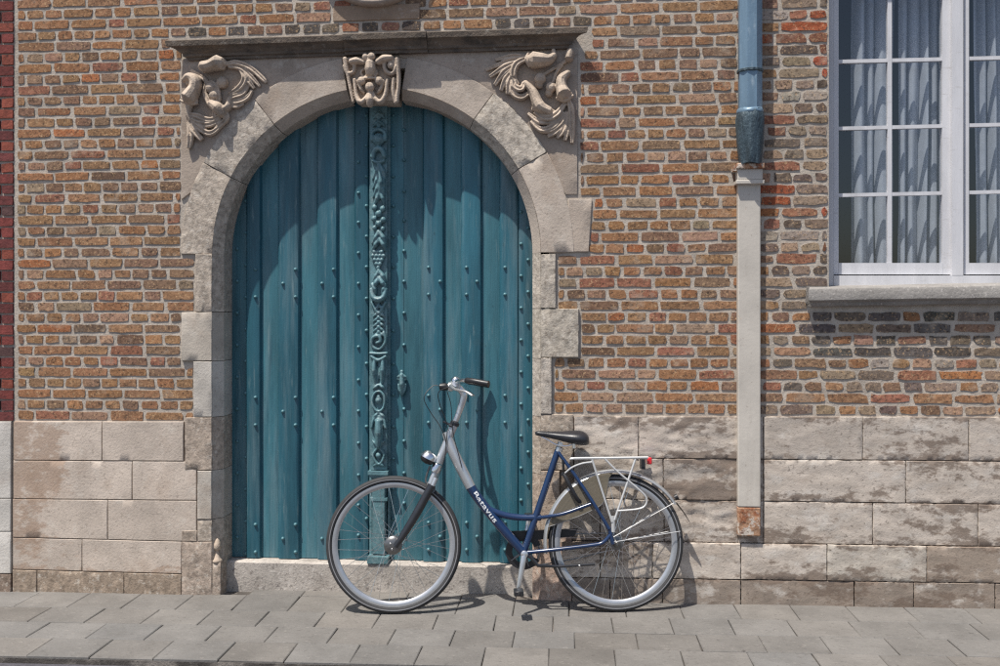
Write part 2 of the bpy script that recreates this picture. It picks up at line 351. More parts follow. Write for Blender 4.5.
def brick_mesh(x0, x1, k, hgt, c, mbx=None, rough=1.0):
    L = x1 - x0; nx = 5 if L > .14 else 3; nz = 2; m = mbx or MB(); y0 = random.gauss(-.0006, .0007)
    tilt = random.gauss(0, .0016); hs = random.gauss(1, .04)
    sd = random.uniform(0, 99); vs = []
    for j in range(nz + 1):
        for i in range(nx + 1):
            u, v = i / nx, j / nz; x = x0 + L * u; z = zc(k, x) + (v - .5) * hgt * hs + (u - .5) * tilt
            eb = (i in (0, nx)) or (j in (0, nz))
            jx, jz = random.gauss(0, .0014) * rough, random.gauss(0, .0012) * rough
            if i in (0, nx) and j in (0, nz): jx += (.003 if i == 0 else -.003) * random.random()**2 * 2.2 * rough; jz += (.0025 if j == 0 else -.0025) * random.random()**2 * 2 * rough
            y = y0 + random.gauss(0, .0004) * rough
            vs.append((x + jx, y, z + jz))
    n = nx + 1; fs = [(j*n+i, j*n+i+1, (j+1)*n+i+1, (j+1)*n+i) for j in range(nz) for i in range(nx)]
    loop = list(range(n)) + [j*n+nx for j in range(1, nz+1)] + [nz*n+i for i in range(nx-1, -1, -1)] + [j*n for j in range(nz-1, 0, -1)]
    b = len(vs); vs += [(vs[q][0], .03, vs[q][2]) for q in loop]; m_ = len(loop)
    fs += [(loop[(q+1) % m_], loop[q], b+q, b+(q+1) % m_) for q in range(m_)]
    return m.add(vs, fs, c)
bricks = []
step = .006
PH = W(17, 300).x
for k in range(-9, 39):
    xs = []; x = XL
    while x < XR + .28:
        px, py = proj((x, 0, zc(k, x))); xs.append((x, free(px, py))); x += step
    runs = []; st = None
    for x, ok in xs + [(XR + .29, False)]:
        if ok and st is None: st = x
        if not ok and st is not None: runs.append((st, x)); st = None
    for (a, b) in runs:
        stretch = k % 2 == 0
        pitch = .209 if stretch else .1075
        off = 0 if (k // 2) % 2 == 0 else .104
        x = PH + (off if stretch else .05) - pitch
        while x + pitch < a + .012: x += pitch
        cuts = [a]; 
        while x < b:
            if x > a + .03: cuts.append(x)
            p = pitch * random.gauss(1, .045)
            if stretch and random.random() < .10: p *= .52
            if not stretch and random.random() < .10: p *= 1.6
            x += p
        if len(cuts) > 1 and b - cuts[-1] < .035: cuts.pop()
        cuts.append(b)
        for x0, x1 in zip(cuts, cuts[1:]):
            g = random.gauss(.0086, .0016); hx = x1 - x0
            if hx < .03: continue
            px, py = proj(((x0+x1)/2, 0, zc(k, (x0+x1)/2)))
            q = PXM * hx * (1 + (px-500)*7e-5) if (2 < px < 998 and 4 < py) else 0
            if 737 < px < 763: q = 0
            bricks.append((q + random.random()*.5, x0 + g, x1 - g, k, px, py))
bricks.sort(key=lambda t: -t[0])
rest = MB()
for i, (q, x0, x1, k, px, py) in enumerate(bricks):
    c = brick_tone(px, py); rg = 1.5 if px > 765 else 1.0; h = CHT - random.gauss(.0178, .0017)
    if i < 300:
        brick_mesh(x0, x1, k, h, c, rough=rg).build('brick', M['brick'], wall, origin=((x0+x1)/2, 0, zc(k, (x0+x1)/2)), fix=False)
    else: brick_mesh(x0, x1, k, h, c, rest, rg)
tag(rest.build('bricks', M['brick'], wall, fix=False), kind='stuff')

# ---- dressed stones: a displaced front grid with returned sides
def stone(name, parent, fn, m, c, yf=-.01, depth=.3, nu=10, nv=6, amp=.0015, fr=(9, 9), ridge=0, gap=.0022, edge=.0025, jit=0, tonev=.05, tint=None, extra=None):
    """fn(u,v) -> (x,z), u,v in 0..1"""
    t = random.gauss(1, tonev); c = tuple(v*t for v in c); sd = Vector((random.uniform(0, 50), 0, random.uniform(0, 50)))
    P = [[Vector((*fn(i/nu, j/nv),)) for i in range(nu+1)] for j in range(nv+1)]
    cen = sum((p for r_ in P for p in r_), Vector((0, 0))) / ((nu+1)*(nv+1))
    lu = (P[0][nu]-P[0][0]).length or .1; lv = (P[nv][0]-P[0][0]).length or .1
    y0 = yf + random.gauss(0, .0012); vs = []
    for j in range(nv+1):
        for i in range(nu+1):
            u = gap/lu + (1-2*gap/lu)*i/nu; v = gap/lv + (1-2*gap/lv)*j/nv
            if i == 1: u = (gap+edge)/lu
            if i == nu-1: u = 1-(gap+edge)/lu
            if j == 1: v = (gap+edge)/lv
            if j == nv-1: v = 1-(gap+edge)/lv
            x, z = fn(u, v); q = Vector((x*fr[0], 0, z*fr[1])) + sd
            h = amp * fbm(q, 4)
            if ridge: n_ = fbm(Vector((x*3.2, 7, z*11)) + sd, 3); h += ridge * (max(0, 1 - abs(n_)*3.2)*.7 - .35) + ridge*.6*n_
            eb = i in (0, nu) or j in (0, nv)
            if eb: x += random.gauss(0, jit); z += random.gauss(0, jit)
            vs.append((x, y0 - h*(.3 if eb else 1) + (edge if eb else 0), z))
    n = nu+1; fs = [(j*n+i, j*n+i+1, (j+1)*n+i+1, (j+1)*n+i) for j in range(nv) for i in range(nu)]
    loop = list(range(n)) + [j*n+nu for j in range(1, nv+1)] + [nv*n+i for i in range(nu-1, -1, -1)] + [j*n for j in range(nv-1, 0, -1)]
    b = len(vs); vs += [(vs[q][0], yf+depth, vs[q][2]) for q in loop]; m_ = len(loop)
    fs += [(loop[(q+1) % m_], loop[q], b+q, b+(q+1) % m_) for q in range(m_)]
    mbs = MB().add(vs, fs, c)
    if tint:
        nf = (nu+1)*(nv+1); mbs.c = [tint(v.x, v.z, c, (i//(nu+1))/nv if i < nf else .5) for i, v in enumerate(mbs.v)]
    if extra: extra(mbs, c)
    o = mbs.build(name, m, parent, origin=(vs[n*(nv//2)+nu//2][0], yf, vs[n*(nv//2)+nu//2][2]))
    return smooth_by_angle(o, 38)
def quad(xl0, yt, xr0, yb, yt2=None, yb2=None, xl1=None, xr1=None):
    """pixel rectangle on the wall; *2 = right end rows, *1 = bottom end columns"""
    A = W(xl0, yt); B_ = W(xr0, yt if yt2 is None else yt2); C = W(xr1 or xr0, yb if yb2 is None else yb2); E = W(xl1 or xl0, yb)
    def fn(u, v):
        p = (E*(1-u) + C*u)*(1-v) + (A*(1-u) + B_*u)*v; return (p.x, p.z)
    return fn

# ---- plinth
plinth = part('plinth', house)
MB().box(XL, W(205, 500).x, -.002, .008, gz(-2)-.05, W(100, 423).z).build('mortar_bed', M['plinth_joint'], plinth)
MB().box(W(545, 500).x, XR+.3, -.002, .008, gz(1)-.05, W(800, 418).z).build('mortar_bed', M['plinth_joint'], plinth)
def mixc(a, b, t): t = max(0, min(1, t)); return tuple(p + (q-p)*t for p, q in zip(a, b))
def tint_left(x, z, c, v):                     # rust-brown runs spreading from the joint with the neighbour
    px, py = proj((x, 0, z)); n_ = fbm(Vector((x*4, 3, z*4)), 4)
    t = (62 - px)/80 + .22 + n_*.6
    if py > 538: t = t*.5 + .1
    if py > 566: t = .55
    return (*c, max(0, min(.8, t)))
def tint_right(x, z, c, v):                    # brown weathering bands, strongest along the beds
    n_ = fbm(Vector((x*1.9, 11, z*9)), 4); e = max(0, abs(v-.5)*2-.5)*.8
    return (*c, max(0, min(.85, .20 + n_*.62 + e)))
CL = (.54, .46, .39); CLD = (.33, .26, .20)
left_rows = [((421, 460), (421, 461), [14.5, 103, 184.5]), ((460, 498.5), (461, 500), [14, 133, 197.5]), ((498.5, 537), (500, 541), [13.5, 108.5, 197.5]),
             ((537, 569), (541, 573.5), [13.5, 83, 182.5]), ((569, 594), (573.5, 598), [13.5, 38, 125, 182.5])]
def yl(p, x): return p[0] + (p[1]-p[0]) * (x - 14) / 171
for ri, (a, b, js) in enumerate(left_rows):
    tp, bt = (a[0], b[0]), (a[1], b[1])
    for x0, x1 in zip(js, js[1:]):
        c = CL if ri < 4 else CLD
        stone('stone_block', plinth, quad(x0, yl(tp, x0), x1, yl(bt, x0), yl(tp, x1), yl(bt, x1)), M['stone'] if ri < 4 else M['rough'], c, yf=-.012, depth=.03, nu=26, nv=10, amp=.0012, tint=tint_left)
right_rows = [((416, 416.5), (458, 461), [574, 638.5, 738, 763, 862, 968, 1075, 1180]), ((458, 461), (499, 504), [574, 663, 738, 763, 905, 1040, 1180]),
              ((499, 504), (541, 546), [561, 600, 664, 738, 763, 872, 977, 1080, 1180]), ((541, 546), (577, 582), [561, 600, 652, 740, 826, 925, 1030, 1180]),
              ((577, 582), (607, 612), [572, 610, 662, 740, 853, 912, 993, 1090, 1180])]
def yr(p, x): return p[0] + (p[1]-p[0]) * (x - 640) / 360
for ri, (tp, bt, js) in enumerate(right_rows):
    for x0, x1 in zip(js, js[1:]):
        rg = .0075 if x1 < 745 and ri in (0, 1, 2) else .0013
        if (x0, x1) == (738, 763): rg = .002
        c = (.485, .425, .368) if ri < 4 else (.285, .235, .195)
        if ri == 3 and 820 < x0 < 930: c = (.50, .45, .39) if x0 < 900 else (.33, .27, .22)
        stone('stone_block', plinth, quad(x0, yr(tp, x0), x1, yr(bt, x0), yr(tp, x1), yr(bt, x1)), M['rust_stone'], c, yf=-.013 if ri < 3 else -.026, depth=.03 if ri < 3 else .04, nu=34, nv=16, amp=.002, fr=(8, 14), ridge=rg, jit=.0012, tint=tint_right)

# ---- door surround
sur = part('door_surround', house)
SD, CM = .20, .045
xli, xri = W(224, 254, CM).x, W(532.5, 254, CM).x
AC = W(372.5, 254); AR = (xri - xli) / 2; AC.x = (xri + xli) / 2; RO = AR + .225; AF = AR + CM; XJL, XJR = proj((AC.x-AF, 0, AC.z))[0], proj((AC.x+AF, 0, AC.z))[0]
def reveal_arch(a0, a1):                        # chamfer and intrados of one arch stone
    def ex(m, c):
        n = 10; P = [(AF+.001, -.012), (AR, CM), (AR, SD+.02), (AF, SD+.02)]; b = len(m.v)
        for i in range(n+1):
            a = R(a0 + .1 + (a1-a0-.2)*i/n)
            for r_, y in P: m.v.append(Vector((AC.x + r_*math.cos(a), y, AC.z + r_*math.sin(a)))); m.c.append(c)
        m.f += [(b+i*4+k, b+i*4+k+1, b+(i+1)*4+k+1, b+(i+1)*4+k) for i in range(n) for k in range(3)]
    return ex
def reveal_jamb(side, y0, y1):
    def ex(m, c):
        za, zb2 = W(XJL, y1).z + .0015, W(XJL, y0).z - .0015; P = [(AF+.001, -.010), (AR, CM), (AR, SD+.02), (AF, SD+.02)]; b = len(m.v)
        for z in (za, zb2):
            for r_, y in P: m.v.append(Vector((AC.x + side*r_, y, z))); m.c.append(c)
        m.f += [(b+k, b+k+1, b+4+k+1, b+4+k) for k in range(3)] + [(b, b+1, b+2, b+3), (b+7, b+6, b+5, b+4)]
    return ex
JL = [(196, 253.6, 312, 'rough', (.475, .408, .34)), (182, 312, 361, 'stone', (.465, .415, .355)), (194, 361, 417, 'stone', (.465, .43, .385)),
      (185.5, 417, 470, 'rough', (.40, .33, .27)), (198, 470, 519, 'stone', (.455, .415, .365))]
for (xo, y0, y1, k, c) in JL:
    stone('jamb_stone', sur, quad(xo, y0, XJL, y1), M[k], c, extra=reveal_jamb(-1, y0, y1), yf=-.014, depth=SD+.02, nu=7, nv=12, amp=.004 if k == 'rough' else .0015, fr=(22, 22), jit=.0008)
b_l = stone('jamb_stone', sur, quad(198, 519, XJL, 541), M['rough'], (.42, .36, .30), extra=reveal_jamb(-1, 519, 600), yf=-.014, depth=SD+.02, nu=6, nv=6, amp=.003, fr=(25, 25))
stone('jamb_stone', sur, quad(182.5, 530, 198, 541, xl1=182.5), M['rough'], (.40, .33, .27), yf=-.014, depth=.1, nu=6, nv=5, amp=.003, fr=(25, 25), gap=.001)
stone('jamb_stone', sur, quad(182.5, 541, XJL, 604), M['rough'], (.38, .31, .255), yf=-.014, depth=SD+.02, nu=9, nv=14, amp=.006, fr=(22, 22), gap=.001)
# foot block with the acorn-shaped stop
stone('jamb_stone', sur, quad(XJL-.3, 562, proj((AC.x-AR, 0, AC.z))[0]+.3, 604), M['rough'], (.38, .31, .255), yf=-.012, depth=.08, nu=5, nv=8, amp=.003, fr=(22, 22), gap=.0005)
p = W(217.3, 562, .012)
ac = MB().lathe(p, (0, 0, 1), [(0, .028), (.012, .029), (.018, .022), (.035, .014), (.055, .008), (.066, .008), (.07, .018), (.085, .0205), (.105, .018), (.122, .010), (.131, .001)], 18)
ac.build('carved_acorn', M['carved'], sur, smooth=True, origin=p)
JR = [(556, 254, 308.5, 'rough', (.44, .39, .33)), (579, 308.5, 357.5, 'rough', (.46, .41, .345)), (552, 357.5, 414, 'rough', (.44, .39, .335)),
      (573.5, 414, 470, 'rough', (.42, .35, .285)), (560, 470, 530, 'rough', (.43, .34, .27)), (572, 530, 604, 'rough', (.42, .31, .25))]
for (xo, y0, y1, k, c) in JR:
    stone('jamb_stone', sur, quad(XJR, y0, xo, y1), M[k], c, extra=reveal_jamb(1, y0, y1), yf=-.014, depth=SD+.02, nu=9, nv=12, amp=.004, fr=(22, 22), jit=.0008)
stone('jamb_stone', sur, quad(568, 199, 592, 252, xr1=589), M['stone'], (.46, .385, .32), yf=-.010, depth=.06, nu=5, nv=8, gap=.001)
# arch ring
def wedge(a0, a1, xl=None):
    def fn(u, v):
        a = R(a0 + (a1 - a0) * (1 - u)); ro = RO
        if xl is not None and math.cos(a) < 0: ro = min(ro, (xl - AC.x) / math.cos(a))
        r = AF + (ro - AF) * v; return (AC.x + r*math.cos(a), AC.z + r*math.sin(a))
    return fn
xl_ = W(181, 230).x
for a0, a1, k, c in ((0.15, 30, 'stone', (.45, .385, .325)), (30, 53, 'rough', (.45, .40, .34)), (53, 80.5, 'stone', (.44, .375, .315)),
                     (99.5, 128, 'stone', (.44, .375, .315)), (128, 152, 'rough', (.455, .40, .34)), (152, 179.85, 'rough', (.475, .408, .34))):
    stone('arch_stone', sur, wedge(a0, a1, xl_), M[k], c, extra=reveal_arch(a0, a1), yf=-.0105, depth=SD+.02, nu=16, nv=8, amp=.0055 if k == 'rough' else .0012, fr=(24, 24) if k == 'rough' else (8, 8), gap=.0012, jit=.0006)
def spandrel(pxa, pxb):
    rin = RO - .006; xa, xb = W(pxa, 120).x, W(pxb, 120).x; zt0, zt1 = W(pxa, 59 if pxa < 300 else 51).z, W(pxb, 52 if pxa < 300 else 47).z; zb = W(372, 198).z
    def fn(u, v):
        x = xa + (xb-xa)*u; d = rin*rin - (x-AC.x)**2; lo = max(zb, AC.z + math.sqrt(d)) if d > 0 else zb
        return (x, lo + (zt0 + (zt1-zt0)*u - lo)*v)
    return fn
stone('spandrel_stone', sur, spandrel(181.5, 347), M['stone'], (.37, .305, .25), yf=-.0065, depth=.2, nu=30, nv=14, amp=.0012, gap=.0005)
stone('spandrel_stone', sur, spandrel(399, 577.5), M['stone'], (.38, .315, .26), yf=-.0065, depth=.2, nu=30, nv=14, amp=.0012, gap=.0005)
# cornice: moulded profile with returned ends, in three lengths
PROF = [(.0, .0), (.035, .0), (.038, .018), (.055, .022), (.058, .040), (.075, .050), (.088, .066), (.105, .074), (.132, .078), (.138, .112), (.128, .118), (.0, .132)]
def cornice(px0, px1, extra, mit0, mit1):
    m = MB(); n = 14; base = []
    A, B_ = W(px0, 59.5 - 13*(px0-167)/421, -.05), W(px1, 59.5 - 13*(px1-167)/421, -.05); nn = len(PROF)
    for i in range(n+1):
        u = i/n; s0 = A.lerp(B_, u)
        for (pr, h) in PROF:
            q = pr*.58 + extra*(1 if pr > 0 else 0)
            x = s0.x + ((.138-pr) if mit0 else 0)*(1-u) - ((.138-pr) if mit1 else 0)*u
            wv = .0016*fbm(Vector((x*9, pr*20, h*30)), 3)
            m.v.append(Vector((x + wv, (-q + wv*1.5) if pr > 0 else .05, s0.z + h*.83 + wv))); m.c.append(I3)
    m.f = [(i*nn+k, (i+1)*nn+k, (i+1)*nn+(k+1)%nn, i*nn+(k+1)%nn) for i in range(n) for k in range(nn)] + [tuple(range(nn)), tuple(range(n*nn+nn-1, n*nn-1, -1))]
    return smooth_by_angle(m.build('cornice_stone', M['cornice'], sur, origin=A.lerp(B_, .5)), 30)
cornice(167, 344, 0, True, False); cornice(344.3, 427, .016, False, False); cornice(427.3, 588, .004, False, True)
# threshold step
A, B_ = W(205, 560, .09), W(550, 560, .09); zs = W(300, 558.5, .17).z
def fth(u, v):
    x = A.x + (B_.x-A.x)*u; return (x, gz(0)-.05 + (zs + GS*0 - gz(0) + .05)*v)
stone('threshold', sur, fth, M['granite'], (1, 1, 1), yf=.09, depth=.3, nu=20, nv=5, amp=.002, gap=0, edge=.008)

# ---- carved relief work
def carve(name, parent, m, strokes, spheres, yf, S, voxel=.0042, rest_=None, origin=None, sm=3):
    """strokes: (points px, radius px list, lift); S(px) -> photo px"""
    mbx = MB()
    for st in strokes:
        pts, rad = st[0], st[1]; lift = st[2] if len(st) > 2 else .25
        P = crom([Vector((*S(*p), 0)) for p in pts], 5); rr = lerpl(rad, len(P)); w_ = []
        for p, r_ in zip(P, rr): q = W(p.x, p.y, yf); q.y = yf - r_*S.k/PXM*lift - (st[3] if len(st) > 3 else 0); w_.append(q)
        rr = [r_*S.k/PXM*S.th for r_ in rr]
        if S.pair and max(st[1]) <= 17.5 and len(w_) > 6:
            off_ = []
            for q_ in range(len(w_)):
                tg = (w_[min(q_+1, len(w_)-1)] - w_[max(q_-1, 0)]); tg.y = 0; tg.normalize(); off_.append(Vector((-tg.z, 0, tg.x)))
            for sd_ in (-1, 1):
                mbx.tube([p_ + o_*r_*.60*sd_ for p_, o_, r_ in zip(w_, off_, rr)], [r_*.60 for r_ in rr], 8, up=(0, 1, 0), flat=1.9 if sd_ > 0 else 2.3)
            continue
        d0 = (w_[0]-w_[1]).normalized(); d1 = (w_[-1]-w_[-2]).normalized()
        w_ = [w_[0]+d0*rr[0]*.6] + w_ + [w_[-1]+d1*rr[-1]*.6]; rr = [rr[0]*.45] + rr + [rr[-1]*.45]
        mbx.tube(w_, rr, 10, up=(0, 1, 0), flat=1.75)
    for (x, y, r_, lift) in spheres:
        q = W(*S(x, y), yf); r2 = r_*S.k/PXM; q.y = yf - r2*lift; mbx.sphere(q, r2, 10)
    if rest_: rest_(mbx)
    o = mbx.build(name, m, parent, smooth=True, origin=origin)
    md = o.modifiers.new('r', 'REMESH'); md.mode = 'VOXEL'; md.voxel_size = voxel
    ms = o.modifiers.new('s', 'SMOOTH'); ms.iterations = sm; ms.factor = .5
    dg = bpy.context.evaluated_depsgraph_get(); me = bpy.data.meshes.new_from_object(o.evaluated_get(dg)); o.modifiers.clear()
    old = o.data; o.data = me; me.name = name; bpy.data.meshes.remove(old)
    me.polygons.foreach_set('use_smooth', [True]*len(me.polygons)); return o
class Sc:
    def __init__(s, ox, oy, k, th=1.0, kx=None): s.ox, s.oy, s.k, s.th, s.kx = ox, oy, k, th, kx or k; s.pair = False
    def __call__(s, x, y): return (s.ox + s.kx*x, s.oy + s.k*y)
S1 = Sc(160, 20, .2103, .84)
S1.pair = True; T = [8, 14, 13, 8]
left = [([(215, 232), (255, 225), (300, 212)], [33, 34, 44], .8), ([(292, 190), (306, 215), (308, 240)], [14, 20, 14], 1.6),
    ([(318, 214), (370, 208), (435, 232), (492, 282), (508, 300)], [12, 15, 15, 12, 7], .9), ([(330, 222), (392, 232), (440, 275), (478, 318)], [12, 15, 14, 7], .8),
    ([(372, 228), (412, 268), (432, 300), (452, 328)], T, .9), ([(385, 232), (410, 280), (388, 325), (335, 356)], [10, 16, 16, 10], 1.1),
    ([(330, 388), (372, 392), (418, 372), (440, 335)], T, .7), ([(330, 374), (362, 366), (402, 350), (424, 312)], T, .9), ([(330, 405), (365, 412), (400, 398)], [10, 13, 8], .6),
    ([(122, 292), (150, 278), (178, 296), (176, 335), (150, 385)], [18, 26, 32, 34, 44], .8), ([(108, 382), (150, 398), (190, 396)], [12, 16, 12], 1.7), ([(148, 400), (140, 440), (150, 480)], [22, 18, 14], .5),
    ([(150, 240), (195, 268), (226, 300), (218, 350), (245, 405)], [9, 11, 12, 12, 16], .6), ([(225, 310), (250, 300), (275, 325), (285, 380), (270, 400)], [10, 11, 12, 12, 10], 1.0),
    ([(250, 400), (285, 425), (305, 455)], [26, 36, 26], .45), ([(290, 440), (330, 415), (335, 380)], [22, 22, 16], .5),
    ([(305, 455), (245, 480), (185, 460), (135, 450)], [10, 15, 15, 9], 1.0), ([(298, 478), (235, 503), (180, 492), (138, 466)], [10, 15, 15, 9], .9), ([(300, 502), (245, 542), (190, 515), (150, 482)], [9, 15, 15, 9], .9),
    ([(145, 482), (168, 530), (205, 572)], [10, 17, 12], .9), ([(140, 490), (152, 555), (142, 612)], [10, 17, 11], .8), ([(318, 435), (322, 470), (290, 505), (262, 522)], T, .8), ([(258, 420), (262, 470), (222, 490)], [8, 12, 8], 1.0)]
carve('carved_scroll', sur, M['carved'], left, [(248, 328, 24, 1.0), (263, 362, 26, .7), (300, 300, 30, .3), (145, 300, 20, .8)], -.010, S1, voxel=.0026, origin=W(225, 100), sm=1)
S2 = Sc(470, 20, .2102, .84)
S2.pair = True
right = [([(298, 200), (340, 200), (375, 196), (402, 172)], [46, 40, 30, 18], .7), ([(285, 165), (278, 195), (290, 228)], [12, 17, 12], 1.8), ([(402, 178), (397, 148)], [17, 13], .9),
    ([(280, 180), (200, 177), (122, 192)], [12, 14, 8], .8), ([(272, 186), (185, 200), (75, 240)], [12, 14, 7], .9), ([(252, 195), (170, 226), (94, 272)], [12, 15, 8], .9), ([(236, 205), (165, 252), (118, 312)], [12, 15, 8], .9),
    ([(226, 222), (172, 285), (148, 338)], [12, 15, 9], .9), ([(216, 240), (188, 305), (180, 356)], [12, 16, 10], .9), ([(212, 255), (212, 318), (246, 332), (258, 300)], [12, 16, 16, 10], 1.2), ([(204, 265), (203, 345), (242, 372), (284, 350)], [12, 16, 16, 10], .9),
    ([(282, 182), (222, 215), (206, 270), (228, 312)], [12, 16, 16, 10], 1.3), ([(335, 272), (400, 232), (470, 190)], [8, 8, 7], .8), ([(392, 312), (412, 250), (440, 215)], [8, 8, 7], .8), ([(470, 190), (478, 150)], [26, 22], .4),
    ([(468, 256), (436, 290), (438, 335), (448, 368)], [18, 30, 34, 44], .8), ([(412, 372), (450, 384), (488, 360)], [12, 16, 12], 1.9), ([(262, 300), (300, 345), (330, 415), (380, 440)], [16, 26, 36, 26], .5),
    ([(308, 440), (362, 472), (412, 452), (452, 400)], [10, 17, 17, 11], 1.1), ([(276, 446), (330, 486), (390, 484), (440, 440)], T, 1.0), ([(290, 482), (340, 524), (402, 505), (450, 442)], [9, 15, 15, 9], .9), ([(332, 532), (382, 528), (430, 494), (462, 440)], [8, 14, 14, 9], .9),
    ([(370, 556), (410, 534), (446, 492)], [8, 14, 10], .9), ([(414, 564), (440, 532), (462, 472)], [8, 15, 10], .9), ([(452, 575), (466, 520), (470, 440)], [9, 15, 10], 1.0), ([(486, 588), (486, 520), (482, 430), (470, 390)], [9, 16, 16, 12], .9), ([(300, 350), (312, 392), (300, 434)], [9, 15, 9], 1.1), ([(345, 395), (372, 425), (400, 440)], [8, 11, 8], 1.9)]
carve('carved_scroll', sur, M['carved'], right, [(335, 286, 28, .9), (330, 312, 20, .8), (386, 326, 26, .9), (376, 352, 20, .8), (475, 170, 24, .5)], -.010, S2, voxel=.0026, origin=W(540, 90), sm=1)
S3 = Sc(316.2, 0, .18, .8, .162)
def kblock(m):
    q = [W(*S3(*p), -.03) for p in ((190, 318), (515, 318), (492, 556), (240, 556))]
    m.add([(v.x, -.022, v.z) for v in q] + [(v.x, .15, v.z) for v in q], [(0, 1, 2, 3), (7, 6, 5, 4), (0, 4, 5, 1), (1, 5, 6, 2), (2, 6, 7, 3), (3, 7, 4, 0)])
key = [([(500, 372), (478, 412), (440, 405), (425, 365), (455, 335), (485, 352), (478, 382), (458, 378)], [16]*4 + [13]*4, 1.0), ([(385, 352), (425, 336), (470, 328)], [22, 30, 22], .9),
    ([(178, 370), (196, 410), (232, 405), (240, 370), (215, 350)], [14]*5, 1.0), ([(220, 350), (255, 345), (300, 352)], [22, 26, 16], .9),
    ([(240, 445), (252, 530), (275, 572), (305, 558), (332, 512)], [13, 15, 20, 17, 10], 1.0), ([(444, 445), (430, 530), (402, 572), (372, 556), (350, 512)], [13, 15, 20, 17, 10], 1.0),
    ([(278, 445), (320, 440), (402, 440)], [9, 9, 9], 2.6), ([(300, 385), (280, 405), (292, 430), (318, 425)], [10]*4, 1.0), ([(365, 385), (378, 410), (366, 430)], [10]*3, 1.0),
    ([(340, 355), (340, 390), (338, 420)], [36, 40, 30], .4), ([(502, 330), (512, 450), (500, 570)], [18, 15, 13], .8), ([(482, 440), (478, 510), (490, 575)], [14, 14, 10], .9), ([(182, 330), (206, 450), (232, 570)], [18, 14, 12], .8),
    ([(336, 520), (338, 560), (336, 590)], [20, 30, 22], .6), ([(262, 450), (282, 500), (300, 520)], [14, 16, 10], .5), ([(420, 450), (400, 500), (380, 520)], [14, 16, 10], .5)]
carve('keystone', sur, M['carved'], key, [(312, 324, 20, 1.6), (350, 322, 22, 1.6), (330, 340, 18, 1.6), (338, 490, 27, 1.1), (285, 455, 24, .9), (392, 455, 24, .9), (465, 370, 20, 1.4)], -.026, S3, voxel=.0026, rest_=kblock, origin=W(373, 80), sm=1)
stone('plaque_base', house, quad(333, 6, 420, 22, 3, 19.5), M['stone'], (.30, .22, .16), yf=-.004, depth=.03, nu=16, nv=5)
# oval plaque above the cornice, its foot just in view
q = W(375, -42, -.0)
mo = MB(); n = 64
for pr, hy in ((1, .02), (1, -.03), (.955, -.05), (.90, -.05), (.86, -.025), (.80, -.02), (.78, -.01)):
    for k in range(n):
        a = 2*math.pi*k/n; mo.v.append(Vector((q.x + 60/PXM*pr*math.cos(a), hy, q.z + 50/PXM*pr*math.sin(a)))); mo.c.append((.36, .30, .25))
mo.f = [(i*n+k, i*n+(k+1)%n, (i+1)*n+(k+1)%n, (i+1)*n+k) for i in range(6) for k in range(n)] + [tuple(range(6*n, 7*n))]
part('oval_plaque', house, mo, M['stone'], smooth=True, origin=q)

# ---- door
DY = .17
door = part('door', house, MB().add([W(220, 90, DY+.03), W(545, 90, DY+.03), W(545, 575, DY+.03), W(220, 575, DY+.03)], [(0, 1, 2, 3)]), M['teal'])
zb_ = zs + .004
edges_l = [229, 247, 261.5, 279, 300, 318, 338, 355, 369.5]
edges_r = [387, 404, 423.5, 444, 461.5, 481.5, 500, 518.5, 534]
def plank(a, b, raised):
    xa, xb = W(a, 300, DY).x, W(b, 300, DY).x; m = MB(); n = 26; p = .024 if raised else 0; e = .017 if raised else .0015
    if raised: xa -= .003; xb += .003
    tn = random.gauss(1, .08); cp = (.024*tn, .108*tn, .148*tn) if raised else (.044*tn, .150*tn, .188*tn)
    prof = [(xa, .012), (xa+.0005, -p+e), (xa+e*.5, -p+e*.25), (xa+e*1.3, -p), ((xa+xb)/2, -p-.0012), (xb-e*1.3, -p), (xb-e*.5, -p+e*.25), (xb-.0005, -p+e), (xb, .012)]
    zt = AC.z + math.sqrt(max(.01, (AR+.05)**2 - min(abs(xa-AC.x), abs(xb-AC.x))**2)); k = len(prof); sd = random.uniform(0, 90)
    for i in range(n+1):
        z = zb_ + (zt-zb_)*i/n
        for j, (x, y) in enumerate(prof): m.v.append(Vector((x + .0012*noise.noise(Vector((z*1.3, sd, 0))), DY + y + .0016*noise.noise(Vector((z*1.1, sd, x*20))), z))); m.c.append(cp)
    m.f = [(i*k+j, i*k+j+1, (i+1)*k+j+1, (i+1)*k+j) for i in range(n) for j in range(k-1)]
    o = m.build('plank', M['teal_plank'], door, origin=((xa+xb)/2, DY, zb_), fix=False); smooth_by_angle(o, 40)
for L_ in (edges_l, edges_r):
    for i, (a, b) in enumerate(zip(L_, L_[1:])): plank(a, b, i % 2 == 1 if L_ is edges_l else i % 2 == 0 if False else i % 2 == 0 and i > 0 or i == 7)
st = MB()
def stud(px, py, y=DY-.023, r=.0108):
    q = W(px, py, y)
    if (q.x-AC.x)**2 + (q.z-AC.z)**2 > (AR-.01)**2 and q.z > AC.z: return
    st.lathe(q, (0, -1, 0), [(-.018, r), (.002, r), (.008, r*.8), (.0125, r*.4), (.0138, r*.05)], 8)
for yb in (132, 162, 193, 222.5, 253, 283.5, 315, 347, 380, 411, 443, 475, 505, 535): stud(358.5, yb, DY-.023); stud(404, yb-2, DY-.002); stud(366.5, yb-16.5, DY-.022); stud(393.5, yb-16.5, DY-.002)
for y in range(150, 556, 16): stud(237.5 if (y//16) % 2 else 246, y + 3, DY-.002); stud(521 if (y//16) % 2 else 528, y-2, DY-.022)
